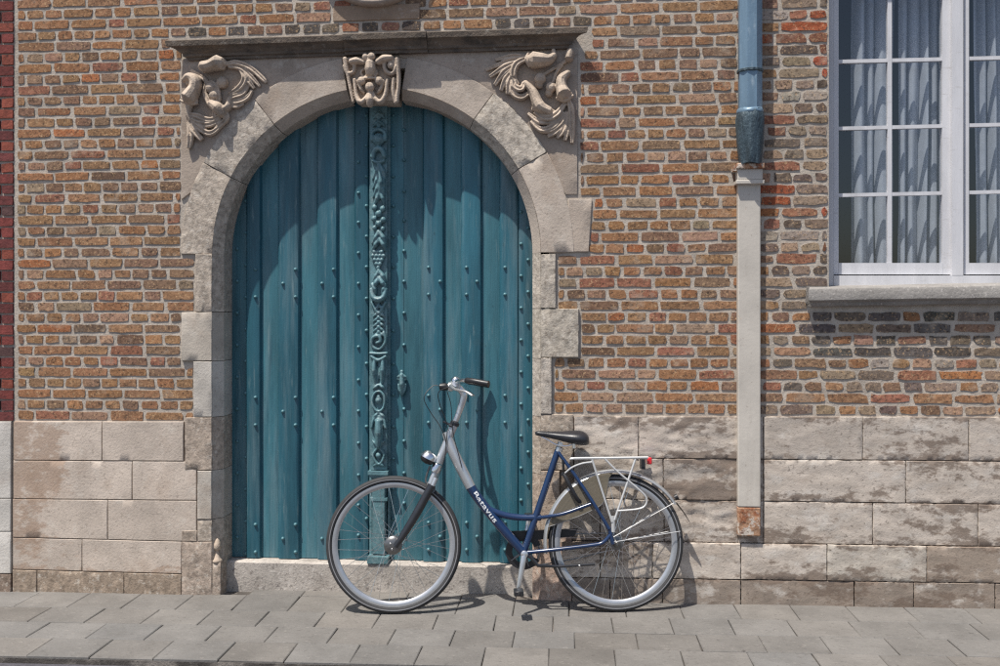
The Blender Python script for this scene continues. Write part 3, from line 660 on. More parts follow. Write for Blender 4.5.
for y0 in (269.5, 397.5, 524.5):
    for i, x in enumerate((255.5, 283, 295.5, 322, 333.5)): 
        if i % 2 == 0: stud(x, y0); stud(x, y0 + 27.5)
        else: stud(x, y0 + 14)
    for i, x in enumerate((428.5, 440, 466.5, 477, 505)):
        if i % 2 == 0: stud(x, y0-2); stud(x, y0 + 25)
        else: stud(x, y0 + 12)
M['stud'] = mat('teal_stud_paint', (.075, .18, .21), rough=.35, var=(.8, 1.2), vscale=30)
tag(st.build('studs', M['stud'], door, smooth=True, origin=W(380, 300, DY)), kind='stuff')
# carved central post
xa, xb = W(370.5, 300, DY-.05).x, W(387, 300, DY-.05).x; xm = (xa+xb)/2; hw = (xb-xa)/2
mp = MB(); zt = AC.z + AR + .03; z0 = W(379, 470, DY-.05).z
mp.box(xa, xb, DY-.05, DY+.01, z0, zt); mp.box(xa-.012, xa+.001, DY-.022, DY+.01, zb_, zt-.05); mp.box(xb-.001, xb+.012, DY-.022, DY+.01, zb_, zt-.05)
post = part('carved_post', door, mp, M['teal_carved'], origin=(xm, DY, zb_))
m2 = MB(); zz = W(379, 472, DY-.05).z
m2.box(xa-.010, xb+.010, DY-.078, DY, zz-.012, zz+.008); m2.box(xa-.004, xb+.004, DY-.066, DY, zz-.028, zz-.0125); m2.box(xa+.008, xb-.008, DY-.045, DY, zb_+.04, zz-.0285)
m2.box(xa+.014, xb-.014, DY-.055, DY, zb_+.045, zz-.05)
zz2 = W(379, 500, DY-.05).z; m2.box(xa-.002, xb+.002, DY-.058, DY, zz2-.004, zz2+.012)
m2.box(xa-.012, xb+.012, DY-.085, DY, zb_-.002, zb_+.035)
part('base', post, m2, M['teal_carved'])
S4 = Sc(0, 0, 1.0)
sk, sp = [], []
def lf(x, y, dx, dy, r=2.2, lift=.6): sk.append(([(x, y), (x+dx*.5+dy*.08, y+dy*.5), (x+dx, y+dy)], [r*.7, r, r*.35], lift))
for y in (113, 121): lf(379, y, -6, 6); lf(379, y, 6, 6); sp.append((379, y+5, 2.4, .6))
sk.append(([(372, 141), (373, 133), (379, 130), (385, 133), (386, 141)], [1.8, 2.2, 2.4, 2.2, 1.8], .9)); sp += [(379, 140, 6.4, .55), (376.7, 139, 1.3, 4.6), (381.3, 139, 1.3, 4.6), (379, 142, 1.2, 5.6), (379, 145.5, 1.2, 4.6)]
sk += [([(373, 158), (375, 151), (379, 149), (383, 151), (385, 158)], [2.6, 3, 3, 3, 2.6], .7), ([(373, 161), (379, 163), (385, 161)], [1.7, 1.9, 1.7], 1.2)]
for i in range(4): lf(379, 163 + i*9, -6.5 + i*.3, 17, 2.4, .9); lf(379, 163 + i*9, 6.5 - i*.3, 17, 2.4, .9)
lf(379, 166, 0, 34, 3.2, 1.0)
for (x, y, r_) in ((375, 208, 3.2), (383, 209, 3.2), (379, 214, 3.6), (374.5, 219, 3.2), (383.5, 220, 3.2), (379, 224, 3.6), (375, 228, 2.8), (383, 229, 2.8)): sp.append((x, y, r_, .7))
for i in range(2): lf(379, 231 + i*7, -7, 13, 2.6, .9); lf(379, 231 + i*7, 7, 13, 2.6, .9)
for r_, n_ in ((252, 3), (256, 4), (260, 3), (264, 2), (268, 1)):
    for k in range(n_): sp.append((378.5 + (k-(n_-1)/2)*3.6, r_, 2.3, .9))
for s_ in (-1, 1): lf(379, 270, 6.5*s_, 12, 2.6, .8); lf(379, 277, 6.5*s_, 12, 2.8, 1.0); lf(379 + 6.5*s_, 284, -4*s_, 10, 2.6, .8); lf(379, 304, 4.5*s_, 8, 1.8, .9)
sk += [([(371.5, 289), (374, 297), (379, 299.5), (384, 297), (386.5, 289)], [2, 3, 3.4, 3, 2], .9), ([(372, 302), (379, 313), (386, 302)], [1.5, 1.8, 1.5], .9)]
for y in range(312, 336, 5): sp.append((379, y, 2.1, 1.0)); lf(379, y, -6, 5, 1.7, .7); lf(379, y, 6, 5, 1.7, .7)
sk.append(([(384, 332), (386, 341), (380, 349), (373, 346), (373, 338), (379, 336), (381, 341), (377, 343)], [1.6]*4 + [1.9]*4, 1.1))
sk.append(([(370.5, 353), (379, 353.5), (387.5, 353)], [1.7]*3, 1.2))
sk.append(([(371.5, 356), (379, 360), (386.5, 356)], [1.8, 2.2, 1.8], 1.0))
for s_ in (-1, 1): sk.append(([(379 + 4*s_, 359), (379 + 4.3*s_, 370), (379 + 3.2*s_, 383)], [1.8, 2.9, 1.3], .9)); lf(379, 362, 1.5*s_, 20, 1.5, .8); lf(379, 384, 6*s_, 5, 2, .8)
sk.append(([(379 + 6.2*math.cos(a*math.pi/6), 401 + 10*math.sin(a*math.pi/6)) for a in range(13)], [1.5]*13, 1.1)); sp += [(379, 400, 3.6, .6), (379, 396.5, 2, 1.4)]
for s_ in (-1, 1): lf(379, 412, 6.5*s_, 6, 2, .8)
sk += [([(372, 428), (374, 419), (379, 416), (384, 419), (386, 428)], [1.5]*5, 1.0), ([(379, 420), (379.5, 432), (379, 446)], [3.6, 4.6, 3], .6), ([(379, 446), (373.5, 455), (379, 464), (384.5, 455), (379, 446)], [1.5]*5, 1.0)]
sp += [(379, 455, 3.2, .8)]
for s_ in (-1, 1): lf(379, 446, 6.5*s_, -6, 1.6, .8); lf(379, 463, 6*s_, 3, 1.6, .8)
carve('carving', post, M['teal_carved'], sk, sp, DY-.05, S4, voxel=.0036, sm=2)
# escutcheon
sk = [([(402, 374), (402.5, 384), (402, 396)], [2.4, 3.2, 1.2], .5), ([(398, 377), (402, 375), (406, 377)], [1.3, 1.8, 1.3], .8), ([(398.5, 384), (399.5, 390), (402, 396)], [1, 1.3, .8], 1), ([(406, 384), (405, 390), (402, 396)], [1, 1.3, .8], 1)]
carve('escutcheon', door, M['teal_carved'], sk, [(402, 371.5, 2, .8), (402, 383, 1.8, 1.6), (398.5, 379, 1.6, .8), (405.8, 379, 1.6, .8)], DY-.012, S4, voxel=.003, sm=1)

# ---- window
WY = .10
win = part('window', house)
def wbar(mb, pa, pb, ya, yb, y0, y1, Y):      # px box on plane Y, following the slight fall of the lines
    A, B_, C, E = W(pa, ya, Y), W(pb, ya, Y), W(pb, yb, Y), W(pa, yb, Y); s = Vector((0, 0, 1)) * (.0)
    mb.add([(E.x, y0, E.z), (C.x, y0, C.z), (C.x, y1, C.z), (E.x, y1, E.z), (A.x, y0, A.z), (B_.x, y0, B_.z), (B_.x, y1, B_.z), (A.x, y1, A.z)],
           [(0, 3, 2, 1), (4, 5, 6, 7), (0, 1, 5, 4), (1, 2, 6, 5), (2, 3, 7, 6), (3, 0, 4, 7)])
mb = MB()
wbar(mb, 820, 833.5, -90, 287.5, WY, .2, WY); wbar(mb, 833.55, 1100, 275.5, 287.5, WY-.003, .2, WY); wbar(mb, 952, 963, -90, 275.3, WY-.004, .2, WY); wbar(mb, 1086, 1100, -90, 275.4, WY, .2, WY); wbar(mb, 833.6, 951.9, -92, -80, WY, .2, WY); wbar(mb, 963.1, 1085.9, -92, -80, WY, .2, WY)
part('frame', win, mb, M['white'], origin=W(960, 280, WY))
HB = [(60, -.024), (127, -.0245), (194, -.0215), (-8, -.027), (-74, -.03)]
def sash(a, b, mid):
    Y = WY + .022; mb = MB(); t = .045
    wbar(mb, a, a+5.0, -79, 274.5, Y, Y+t, Y); wbar(mb, b-8.5, b, -79, 274.5, Y, Y+t, Y); wbar(mb, a+5.05, b-8.55, 263, 274.4, Y-.002, Y+t, Y); wbar(mb, a+5.05, b-8.55, -79, -72, Y, Y+t, Y)
    s = part('sash', win, mb, M['white'], origin=W((a+b)/2, 270, Y))
    m2 = MB(); wbar(m2, mid-2.1, mid+2.1, -71.9, 262.9, Y+.003, Y+.035, Y)
    for y, sl_ in HB[:4]:
        for (p0, p1) in ((a+5.05, mid-2.15), (mid+2.15, b-8.55)):
            ya, yb_ = y + sl_*(p0-890), y + sl_*(p1-890); A, B_ = W(p0, ya, Y), W(p1, yb_, Y); h = .0095
            m2.add([(A.x, Y+.005, A.z-h), (B_.x, Y+.005, B_.z-h), (B_.x, Y+.033, B_.z-h), (A.x, Y+.033, A.z-h), (A.x, Y+.005, A.z+h), (B_.x, Y+.005, B_.z+h), (B_.x, Y+.033, B_.z+h), (A.x, Y+.033, A.z+h)],
                   [(0, 3, 2, 1), (4, 5, 6, 7), (0, 1, 5, 4), (1, 2, 6, 5), (2, 3, 7, 6), (3, 0, 4, 7)])
    m2.build('glazing_bar', M['white'], win, origin=W(mid, 200, Y))
    ys = [-72, -8, 60, 127, 194, 263]
    for i in range(5):
        for (p0, p1) in ((a+5, mid), (mid, b-8.5)):
            A, B_ = W(p0, ys[i], Y), W(p1, ys[i+1], Y); g = MB(); yy = Y + .02; tx_, tz_ = random.gauss(0, .004), random.gauss(0, .004)
            cx, cz = (A.x+B_.x)/2, (A.z+B_.z)/2
            g.add([(x, yy + (x-cx)*tx_ + (z-cz)*tz_, z) for x, z in ((A.x, B_.z), (B_.x, B_.z), (B_.x, A.z), (A.x, A.z))], [(0, 1, 2, 3)])
            g.build('pane', M['glass'], win, origin=(cx, yy, cz), fix=False)
sash(833.6, 951, 890); sash(964, 1085.6, 1025)
# sill: worn stone slab with a moulded underside
mb = MB(); A, B_ = W(808, 289.5, -.06), W(1118, 284.5, -.06); n = 20
pf = [(.10, -.0), (-.052, -.012), (-.064, -.020), (-.070, -.034), (-.069, -.078), (-.060, -.086), (-.045, -.090), (-.036, -.106), (-.026, -.112), (.10, -.116)]
for i in range(n+1):
    s0 = A.lerp(B_, i/n)
    for (y, z) in pf:
        wv = .0018*fbm(Vector((s0.x*8, y*15, z*20)), 3); e = max(0, (.07+y)*.6) if i == 0 and y < 0 else 0
        mb.v.append(Vector((s0.x + e, y + wv, s0.z + .022 + z + wv))); mb.c.append(I3)
k = len(pf); mb.f = [(i*k+j, (i+1)*k+j, (i+1)*k+(j+1)%k, i*k+(j+1)%k) for i in range(n) for j in range(k)] + [tuple(range(k)), tuple(range(n*k+k-1, n*k-1, -1))]
smooth_by_angle(part('window_sill', house, mb, M['sill'], origin=A.lerp(B_, .5)), 30)
# room behind
mb = MB(); a, b = WL-.9, WR+.9
mb.add([(a, .342, WB-.6), (b, .342, WB-.6), (b, 3, WB-.6), (a, 3, WB-.6), (a, .342, WT+.3), (b, .342, WT+.3), (b, 3, WT+.3), (a, 3, WT+.3)], [(0, 1, 2, 3), (4, 7, 6, 5), (2, 3, 7, 6), (0, 4, 7, 3), (1, 2, 6, 5)])
part('room', house, mb, M['dark'])
mb = MB(); mb.box(WL, WR, .201, .342, WB-.02, WB+.005); part('inner_sill', house, mb, M['white'])

# curtains
def curtain(pa, pb, label, seed, gaps):
    Y = .236; A, B_ = W(pa, 262, Y), W(pb, 262, Y); z0, z1 = A.z - .02, WT + .1; n = 220; nz = 30; m = MB()
    for j in range(nz+1):
        v = j/nz; z = z0 + (z1-z0)*v
        for i in range(n+1):
            u = i/n; s = u*(B_.x-A.x); ph = seed + s*100 + 3.2*noise.noise(Vector((s*14, seed, z*.25))) + 1.2*math.sin(s*17+seed) + .3*math.sin(z*2.2+seed)
            y = Y + .040*math.sin(ph)*(.45 + 1.1*abs(noise.noise(Vector((s*9, seed*2, z*.4))))) + .014*math.sin(ph*.43+1+z*.8) + .004*math.sin(z*5+s*30)
            x = A.x + s + .006*math.cos(ph)*(.6+.4*v) + .006*math.sin(z*1.7+seed)
            m.v.append(Vector((x, y, z))); m.c.append(I3)
    N = n+1; m.f = [(j*N+i, j*N+i+1, (j+1)*N+i+1, (j+1)*N+i) for j in range(nz) for i in range(n)]
    o = m.build('curtain', M['curtain'], None, smooth=True, origin=((A.x+B_.x)/2, Y, z1), fix=False)
    tag(o, label, 'curtain', 'curtains behind the window')
curtain(853, 895, 'pale curtain strip hanging behind the left panes of the left sash', .5, ())
curtain(898, 948, 'pale curtain strip hanging behind the right panes of the left sash', 3.1, ())
curtain(972, 1078, 'pale curtain hanging behind the sash cut by the right picture edge', 5.2, ())

# ================================================================== neighbour at the left edge
nb = empty('brick_house', (W(6, 590).x, 0, gz(-2.9)), 'narrow strip of dark red brick house at the left edge', 'house')
NX0, NX1 = XL - .75, W(14.6, 300).x
mb = MB().box(NX0, W(13.2, 300).x, .006, .3, gz(-3)-.1, ZT); nwall = part('wall', nb, mb, M['mortar'], fix=False)
RED = [((.17, .042, .036), 5), ((.125, .036, .034), 3), ((.09, .048, .046), 2), ((.22, .06, .04), 2)]
for k in range(-6, 39):
    x1 = NX1 - random.uniform(0, .002); ln = .075 if k % 2 else .18; first = True
    dz = -1.5/PXM
    while x1 > NX0:
        x0 = x1 - ln; c = pick(RED); t = random.gauss(1, .12); c = tuple(v*t for v in c); m = brick_mesh(x0 + .003, x1 - .006, k, CHT - .011, c, rough=.5); m.v = [v + Vector((0, -.004, dz)) for v in m.v]
        m.build('brick', M['redbrick'], nwall, origin=((x0+x1)/2, 0, zc(k, x0) + dz), fix=False); x1 = x0; ln = .21 if k % 2 == 0 else .105
npl = part('plinth', nb, MB().box(NX0, W(12, 500).x, .0, .0055, gz(-3)-.05, W(8, 420).z), M['plinth_joint'])
for y0, y1, c, k in ((421, 498, (.52, .49, .45), 'stone'), (498, 531, (.53, .50, .46), 'stone'), (531, 573, (.54, .51, .47), 'stone'), (573, 594, (.25, .19, .15), 'rough')):
    stone('stone_block', npl, quad(-70, y0, 12.5, y1), M[k], c, yf=-.014, depth=.03, nu=10, nv=8, amp=.0015)
    stone('stone_block', npl, quad(-130, y0, -70, y1), M[k], c, yf=-.014, depth=.03, nu=8, nv=8, amp=.0015)

# ================================================================== downpipe
pxc = 750; PY = -.064
pb = W(750, 537, PY)
dp = empty('downpipe', (pb.x, PY, pb.z), 'rain downpipe, blue above and grey square casing with rusty foot below, beside the window', 'downpipe')
def ngon(mb, prof, n, cx, Y, rot, flat=1):
    vs = []
    for z, r_ in prof:
        for k in range(n):
            a = rot + 2*math.pi*k/n; vs.append((cx + r_*math.cos(a), Y + r_*math.sin(a)*flat, z))
    m = len(prof); mb.add(vs, [(i*n+k, i*n+(k+1)%n, (i+1)*n+(k+1)%n, (i+1)*n+k) for i in range(m-1) for k in range(n)] + [tuple(range(n-1, -1, -1)), tuple(range((m-1)*n, m*n))]); return mb
def pz(y): return W(750, y, PY).z
r0 = 11.6/PXM
ngon(MB(), [(pz(113), r0), (pz(70), r0), (pz(-95), r0)], 8, pb.x, PY, R(22.5)).build('upper_pipe', M['zinc'], dp)
br = ngon(MB(), [(pz(73), r0+.002), (pz(72.5), r0+.006), (pz(70.5), r0+.006), (pz(70), r0+.002)], 16, pb.x, PY, 0); br.box(pb.x-.012, pb.x+.012, PY+r0, .02, pz(73), pz(70))
br.build('bracket', M['zinc_dark'], dp)
bo = MB(); n = 40; vs = []; prof = [(164, .062), (158, .064), (145, .069), (130, .0705), (120, .071), (115, .069), (112, .064), (110, .0625)]
for y, r_ in prof:
    for k in range(n):
        a = 2*math.pi*k/n; wv = 1.03 - .16*((y-110)/54)**2 + .08*fbm(Vector((a*1.4, y*.04, 3)), 3) + .055*math.sin(7*a + y*.05)*((y-108)/54); vs.append((pb.x + r_*wv*math.cos(a), PY + r_*wv*math.sin(a), pz(y) + .004*math.sin(3*a+y)))
bo.add(vs, [(i*n+k, i*n+(k+1)%n, (i+1)*n+(k+1)%n, (i+1)*n+k) for i in range(len(prof)-1) for k in range(n)] + [tuple(range(n))]); smooth_by_angle(bo.build('lead_boot', M['zinc_dark'], dp), 50)
cr = ngon(MB(), [(pz(115), .066), (pz(113), .071), (pz(110.5), .068), (pz(109), .0635)], 20, pb.x, PY, 0)
for v in cr.v: v += Vector((.003*noise.noise(v*60), .003*noise.noise(v*55), .006*noise.noise(v*45)))
cr.build('boot_rim', M['zinc'], dp, smooth=True)
hwp = 10.9/PXM
def sq(y0, y1, h, Yc, m, fr_=.047): m.box(pb.x-h, pb.x+h, -fr_-(h-hwp), -.0005, pz(y0), pz(y1)); return m
cs = sq(508, 183, hwp, PY, MB()); 
o = cs.build('casing', M['casing'], dp); bv = o.modifiers.new('b', 'BEVEL'); bv.width = .006; bv.segments = 2
cap = MB(); sq(184, 180, hwp+.014, PY, cap, .062); sq(179.9, 169, hwp+.006, PY, cap, .066); 
o = cap.build('casing_head', M['casing'], dp); bv = o.modifiers.new('b', 'BEVEL'); bv.width = .003
o = sq(168.9, 163.5, hwp+.013, PY, MB(), .075).build('casing_lid', M['rust'], dp); bv = o.modifiers.new('b', 'BEVEL'); bv.width = .004
ft = sq(537, 508.1, hwp, PY, MB()); o = ft.build('casing_foot', M['rust'], dp); o['label'] = 'flaking rusty foot of the grey casing'
bv = o.modifiers.new('b', 'BEVEL'); bv.width = .005
mb = MB(); q = W(735, 169, PY+.02); mb.box(q.x-.012, q.x+.03, PY+.0, .02, q.z-.012, q.z+.006); mb.build('wall_hook', M['rust'], dp)

# ================================================================== bicycle
cf, crr = G(393.5, 613.6), G(617, 611.6)
E1 = (crr - cf).normalized(); LEAN = R(5.2)
N0 = Vector((E1.y, -E1.x, 0)).normalized(); U0 = E1.cross(N0) * -1
if U0.z < 0: U0 = -U0
UP = (U0*math.cos(LEAN) - N0*math.sin(LEAN)).normalized(); NN = (N0*math.cos(LEAN) + U0*math.sin(LEAN)).normalized()   # NN: towards the street
def B(px, py, off=0.0): return plane_hit(px, py, cf + NN*off, NN)
def BS(pts, off=0.0): return [B(x, y, off) for x, y in pts]
def Lc(x, z, off=0): return cf + E1*x + UP*z + NN*off
bike = empty('bicycle', cf.lerp(crr, .5), 'blue and silver step-through bicycle leaning on the wall by the teal door', 'bicycle')
bike['_b'] = 1; del bike['_b']
WRAD = .350
hubf = cf + UP*WRAD; hubr = crr + UP*WRAD
def bpart(name, mb, m, parent=bike, smooth=True, origin=None, ang=40):
    o = mb.build(name, m, parent, origin=origin)
    return smooth_by_angle(o, ang) if smooth else o
def wheel(hub, hubparts, spk):
    def cir(rc, rr, n, x0=0): return [(rc + rr*math.cos(2*math.pi*k/n), rr*math.sin(2*math.pi*k/n)) for k in range(n)]
    rim = MB().ring(hub, NN, [(.3175, .0115), (.3175, -.0115), (.307, -.0125), (.298, -.0105), (.290, -.005), (.290, .005), (.298, .0105), (.307, .0125)], 96)
    w_ = bpart('wheel', rim, M['rimalu'], origin=hub)
    bpart('tyre', MB().ring(hub, NN, cir(.3325, .0178, 14), 96), M['rubber'], w_, origin=hub)
    for s in (1, -1): bpart('reflective_stripe', MB().ring(hub, NN, [(.3295, s*.0170), (.3295, s*.0181), (.3335, s*.0184), (.3335, s*.0172)], 96), M['stripe'], w_, origin=hub)
    sp_ = MB(); nsp = 36
    for k in range(nsp):
        a = 2*math.pi*(k+.5)/nsp; s = 1 if k % 2 else -1; cr_ = 1 if (k//2) % 2 else -1; fl = spk[0] if s > 0 else spk[1]; ah = a + cr_*1.15
        p0 = hub + (E1*math.cos(ah) + UP*math.sin(ah))*fl + NN*s*.029; p1 = hub + (E1*math.cos(a) + UP*math.sin(a))*.290 + NN*s*.002
        sp_.tube([p0, p1], .0012, 5)
    bpart('spokes', sp_, M['chrome'], w_, origin=hub)
    h = bpart('hub', hubparts(hub), M['darkmetal'], w_, origin=hub, ang=30); return w_, h
def hub_f(h): return MB().lathe(h - NN*.05, NN, [(0, .006), (.001, .012), (.012, .014), (.018, .040), (.023, .041), (.026, .030), (.07, .030), (.075, .046), (.082, .0475), (.090, .046), (.097, .038), (.101, .022), (.103, .006)], 36)
def hub_r(h): return MB().lathe(h - NN*.06, NN, [(0, .006), (.004, .010), (.025, .014), (.030, .034), (.034, .034), (.038, .022), (.085, .022), (.089, .034), (.093, .034), (.096, .020), (.115, .014), (.120, .008), (.128, .005)], 30)
wf, hf = wheel(hubf, hub_f, (.042, .040)); wr, hr = wheel(hubr, hub_r, (.032, .032))
mb = MB()
for a in (0.4, 2.4, 4.5): mb.lathe(hubf + (E1*math.cos(a)+UP*math.sin(a))*.017 + NN*.0495, NN, [(0, .005), (.004, .005), (.006, .003)], 10)
bpart('hub_screws', mb, M['chrome'], wf, origin=hubf)
# frame: blue tubes (main) with silver upper down tube as a part of it
fr = MB()
dn_up = crom(BS([(446, 432), (452, 449), (461, 468), (470.5, 487)]), 5); dn_lo = crom(BS([(470, 486), (478, 498), (497, 522), (524, 553)]), 6)
fr.tube(dn_lo, lerpl([.0265, .0255, .0245, .0235], len(dn_lo)), 20)
tt = crom(BS([(478, 499), (487, 508), (502, 514.5), (520, 517.5), (541, 517.5)]), 6); fr.tube(tt, lerpl([.018, .0175, .017, .0165], len(tt)), 14)
fr.tube(BS([(558, 450), (541, 501), (524, 552)]), .0168, 16)
for s in (1, -1): fr.tube(crom([B(541, 517.5, s*.012), B(552, 516, s*.045), B(566, 513, s*.062), B(591, 504, s*.064)], 5), .0095, 10)
for s in (1, -1):
    o_ = s*.042
    fr.tube(crom([B(558, 452, s*.014), B(572, 471, s*.036), B(592, 501, s*.060), B(609, 529, s*.066)], 4), .0095, 10)
    fr.tube(crom([B(527, 552.5, s*.022), B(552, 550, s*.045), B(590, 545.5, s*.06), B(603, 542.5, s*.062), B(612, 533, s*.062)], 4), .0100, 10)
    fr.tube([B(609, 528, s*.062), B(613, 544, s*.062)], .010, 8)
fr.lathe(B(524, 552.5, -.038), NN, [(0, .022), (.076, .022)], 20)
frame = bpart('frame', fr, M['blue'])
us = MB(); us.tube(dn_up, lerpl([.024, .029, .029, .0272], len(dn_up)), 20); us.tube(BS([(454, 425.5), (438.5, 463)]), .0215, 18)
o = bpart('upper_frame', us, M['silver'], frame); o['label'] = 'silver head tube and upper down tube of the blue frame'
# lettering wrapped on the down tube
cu = bpy.data.curves.new('lettering', 'FONT'); cu.body = 'Batavus'; cu.size = .040; cu.space_character = 1.05; cu.offset = .0006
to = bpy.data.objects.new('lettering', cu); col.objects.link(to); dg = bpy.context.evaluated_depsgraph_get(); dg.update()
tm = bpy.data.meshes.new_from_object(to.evaluated_get(dg)); bpy.data.objects.remove(to)
bm = bmesh.new(); bm.from_mesh(tm); bmesh.ops.triangulate(bm, faces=bm.faces); bmesh.ops.subdivide_edges(bm, edges=[e for e in bm.edges if e.calc_length() > .01], cuts=2)
p0, p1 = B(474, 491.5), B(496, 521); ax = (p1-p0); Ln = ax.length; ax.normalize(); bn = NN.cross(ax); bn = bn if bn.dot(UP) > 0 else -bn
wid = max(v.co.x for v in bm.verts)
mbt = MB(); rad = .0262
for v in bm.verts:
    s = v.co.x / wid * Ln; t = (v.co.y - .013) / rad; mbt.v.append(p0 + ax*s + (NN*math.cos(t) + bn*math.sin(t))*rad); mbt.c.append(I3)
mbt.f = [tuple(x.index for x in f.verts) for f in bm.faces]; bm.free()
mbt.build('lettering', M['lettering'], frame, fix=False)
# fork
fk = MB()
for s in (1, -1):
    fk.tube(crom([B(432, 485, s*.050), B(418, 511, s*.054), B(406, 531, s*.056), B(395.5, 546.5, s*.056)], 5), lerpl([.0215, .0225, .020, .015], 16), 14)
fk.tube([B(431.5, 489, -.062), B(431.5, 489, .062)], .021, 14)
fork = bpart('fork', fk, M['blackpaint'])
f2 = MB(); f2.tube(BS([(430, 487), (437, 467)]), [.0185, .0165], 16)
for s in (1, -1): f2.tube([B(430.5, 491, s*.054), B(436, 478, s*.05)], .0125, 12)
bpart('stanchion', f2, M['silver'], fork)
hs = MB(); d = (B(454, 425.5)-B(438.5, 463)).normalized(); hs.lathe(B(438.2, 463.5) - d*.05, d, [(0, .018), (.004, .024), (.022, .026), (.030, .0235), (.044, .0235), (.048, .0215)], 22)
bpart('headset', hs, M['chrome'])
hb = MB(); hb.lathe(B(454.2, 425) - d*.004, d, [(0, .020), (.002, .025), (.018, .025), (.022, .019), (.026, .015)], 20); hb.tube(BS([(452, 425.5), (443, 421.5)], .0), .006, 8); hb.tube([B(449, 425, .02), B(452, 426, .024)], .008, 8)
bpart('headset_collar', hb, M['blackpaint'])
# stem, handlebar
sm_ = MB(); sm_.tube(crom(BS([(454.5, 424), (459, 412.5), (463, 400), (463.5, 394), (460, 389), (457, 386.5)]), 4), lerpl([.0155, .016, .019, .020, .019, .018], 21), 14); sm_.lathe(B(457, 386, -.028), NN, [(0, .017), (.004, .020), (.052, .020), (.056, .017)], 18)
stem = bpart('stem', sm_, M['alu'])
def hpt(x, z, lat): return B(457, 386) + E1*x + UP*z + NN*lat
def bar(s): return [hpt(.0, 0, 0), hpt(-.004, .004, s*.05), hpt(.0, .018, s*.11), hpt(.030, .026, s*.18), hpt(.080, .022, s*.230), hpt(.135, .012, s*.255)]
h_ = MB(); bb = [p for p in bar(-1)[::-1]] + bar(1)[1:]; h_.tube(crom(bb, 6), .0112, 12); hbar = bpart('handlebar', h_, M['chrome'])
for s in (1, -1):
    P = crom(bar(s), 8); g = P[-13:]; d_ = (g[-1]-g[-2]).normalized(); g = g + [g[-1] + d_*.035]
    bpart('grip', MB().tube(g, [.0135] + [.0165, .0155]*6 + [.0165]*(len(g)-13), 14), M['black'], hbar)
    bl = MB(); bl.tube(crom([hpt(-.005, .006, s*.095), hpt(-.028, .0, s*.115), hpt(-.005, -.018, s*.165), hpt(.05, -.030, s*.222), hpt(.085, -.050, s*.250)], 5), lerpl([.009, .010, .0075, .0065, .0055], 21), 8); bl.tube([hpt(-.004, .004, s*.085), hpt(-.003, .012, s*.115)], .017, 12)
    bpart('brake_lever', bl, M['alu'], hbar)
q = MB(); q.lathe(hpt(-.004, .024, .055), UP, [(-.012, .006), (.0, .026), (.010, .0255), (.019, .020), (.027, .004)], 18); bpart('bell', q, M['chrome'], hbar)
q = MB(); q.lathe(hpt(-.055, -.004, -.02), E1, [(-.040, .006), (-.036, .018), (-.012, .021), (.0, .019), (.012, .015)], 16); bpart('light_clamp', q, M['black'], hbar)
q = MB(); q.lathe(hpt(-.048, -.004, -.02), E1, [(.002, .024), (.014, .027), (.026, .024)], 16); q.tube([hpt(-.03, 0, -.02), hpt(0, 0, -.01)], .012, 10); bpart('clamp_band', q, M['alu'], hbar)
cb = MB(); cb.tube(crom([hpt(-.085, .0, -.02), hpt(-.13, -.0, -.02), B(424, 398, .0), B(431, 413, .0), B(441, 428, .02), B(446, 446, .03), B(441, 470, .04), B(430, 492, .06)], 6), .0022, 6)
cb.tube(crom([hpt(-.02, .0, .11), hpt(-.09, -.03, .09), B(440, 405, .06), B(447, 425, .04), B(446, 445, .03)], 6), .0022, 6)
cb.tube(crom([hpt(-.02, .0, .10), hpt(-.05, -.02, .05), B(451, 405, .04), B(453, 432, .03), B(462, 468, .034)], 6), .0022, 6)
bpart('cables', cb, M['black'])
# headlamp
hl = MB(); c0 = B(429.5, 462, 0); ad = (B(421, 470)-B(431, 450)).normalized()
hl.lathe(B(431.5, 451.5), ad, [(-.004, .004), (.0, .020), (.010, .034), (.024, .042), (.040, .045), (.042, .042), (.043, .002)], 26)
lamp = bpart('headlamp', hl, M['chrome'])
ll = MB(); c1 = B(431.5, 451.5) + ad*.042; ll.lathe(c1, ad, [(0, .041), (.010, .039), (.022, .028), (.028, .002)], 24); bpart('lens', ll, M['black'], lamp)
ll = MB(); ll.tube(crom(BS([(430, 466), (427, 474), (426, 482), (431, 487)]), 4), .0055, 8); bpart('lamp_bracket', ll, M['darkmetal'], lamp)
# saddle
def saddle():
    m = MB(); n = 16; st_ = [(535, 433.0, .012, 3.0), (537, 432.8, .021, 4.4), (544, 433.6, .026, 5.2), (552, 434.6, .033, 6.0), (560, 435.4, .050, 7.8), (568, 435.8, .074, 10.4), (576, 436.0, .086, 12.2), (583, 436.8, .082, 12.2), (587.5, 438.5, .060, 9.4), (589, 439.8, .030, 5.0)]
    for (px, py, hw_, th) in st_:
        c_ = B(px, py); t_ = th/PXM*.95
        for k in range(n):
            a = 2*math.pi*k/n; cx_, sx_ = math.cos(a), math.sin(a); y = hw_*cx_; z = (t_*.52*sx_ if sx_ > 0 else t_*.95*sx_*(.65 + .35*abs(cx_))) - (.010*(y/.09)**2 if sx_ > 0 else .012*(y/.09)**2)
            m.v.append(c_ + NN*y + UP*z); m.c.append(I3)
    L = len(st_); m.f = [(i*n+k, i*n+(k+1)%n, (i+1)*n+(k+1)%n, (i+1)*n+k) for i in range(L-1) for k in range(n)] + [tuple(range(n)), tuple(range(L*n-1, (L-1)*n-1, -1))]
    o = bpart('saddle', m, M['leather'], ang=60); md = o.modifiers.new('s', 'SUBSURF'); md.levels = 1; md.render_levels = 1; return o
sad = saddle()
rl = MB()
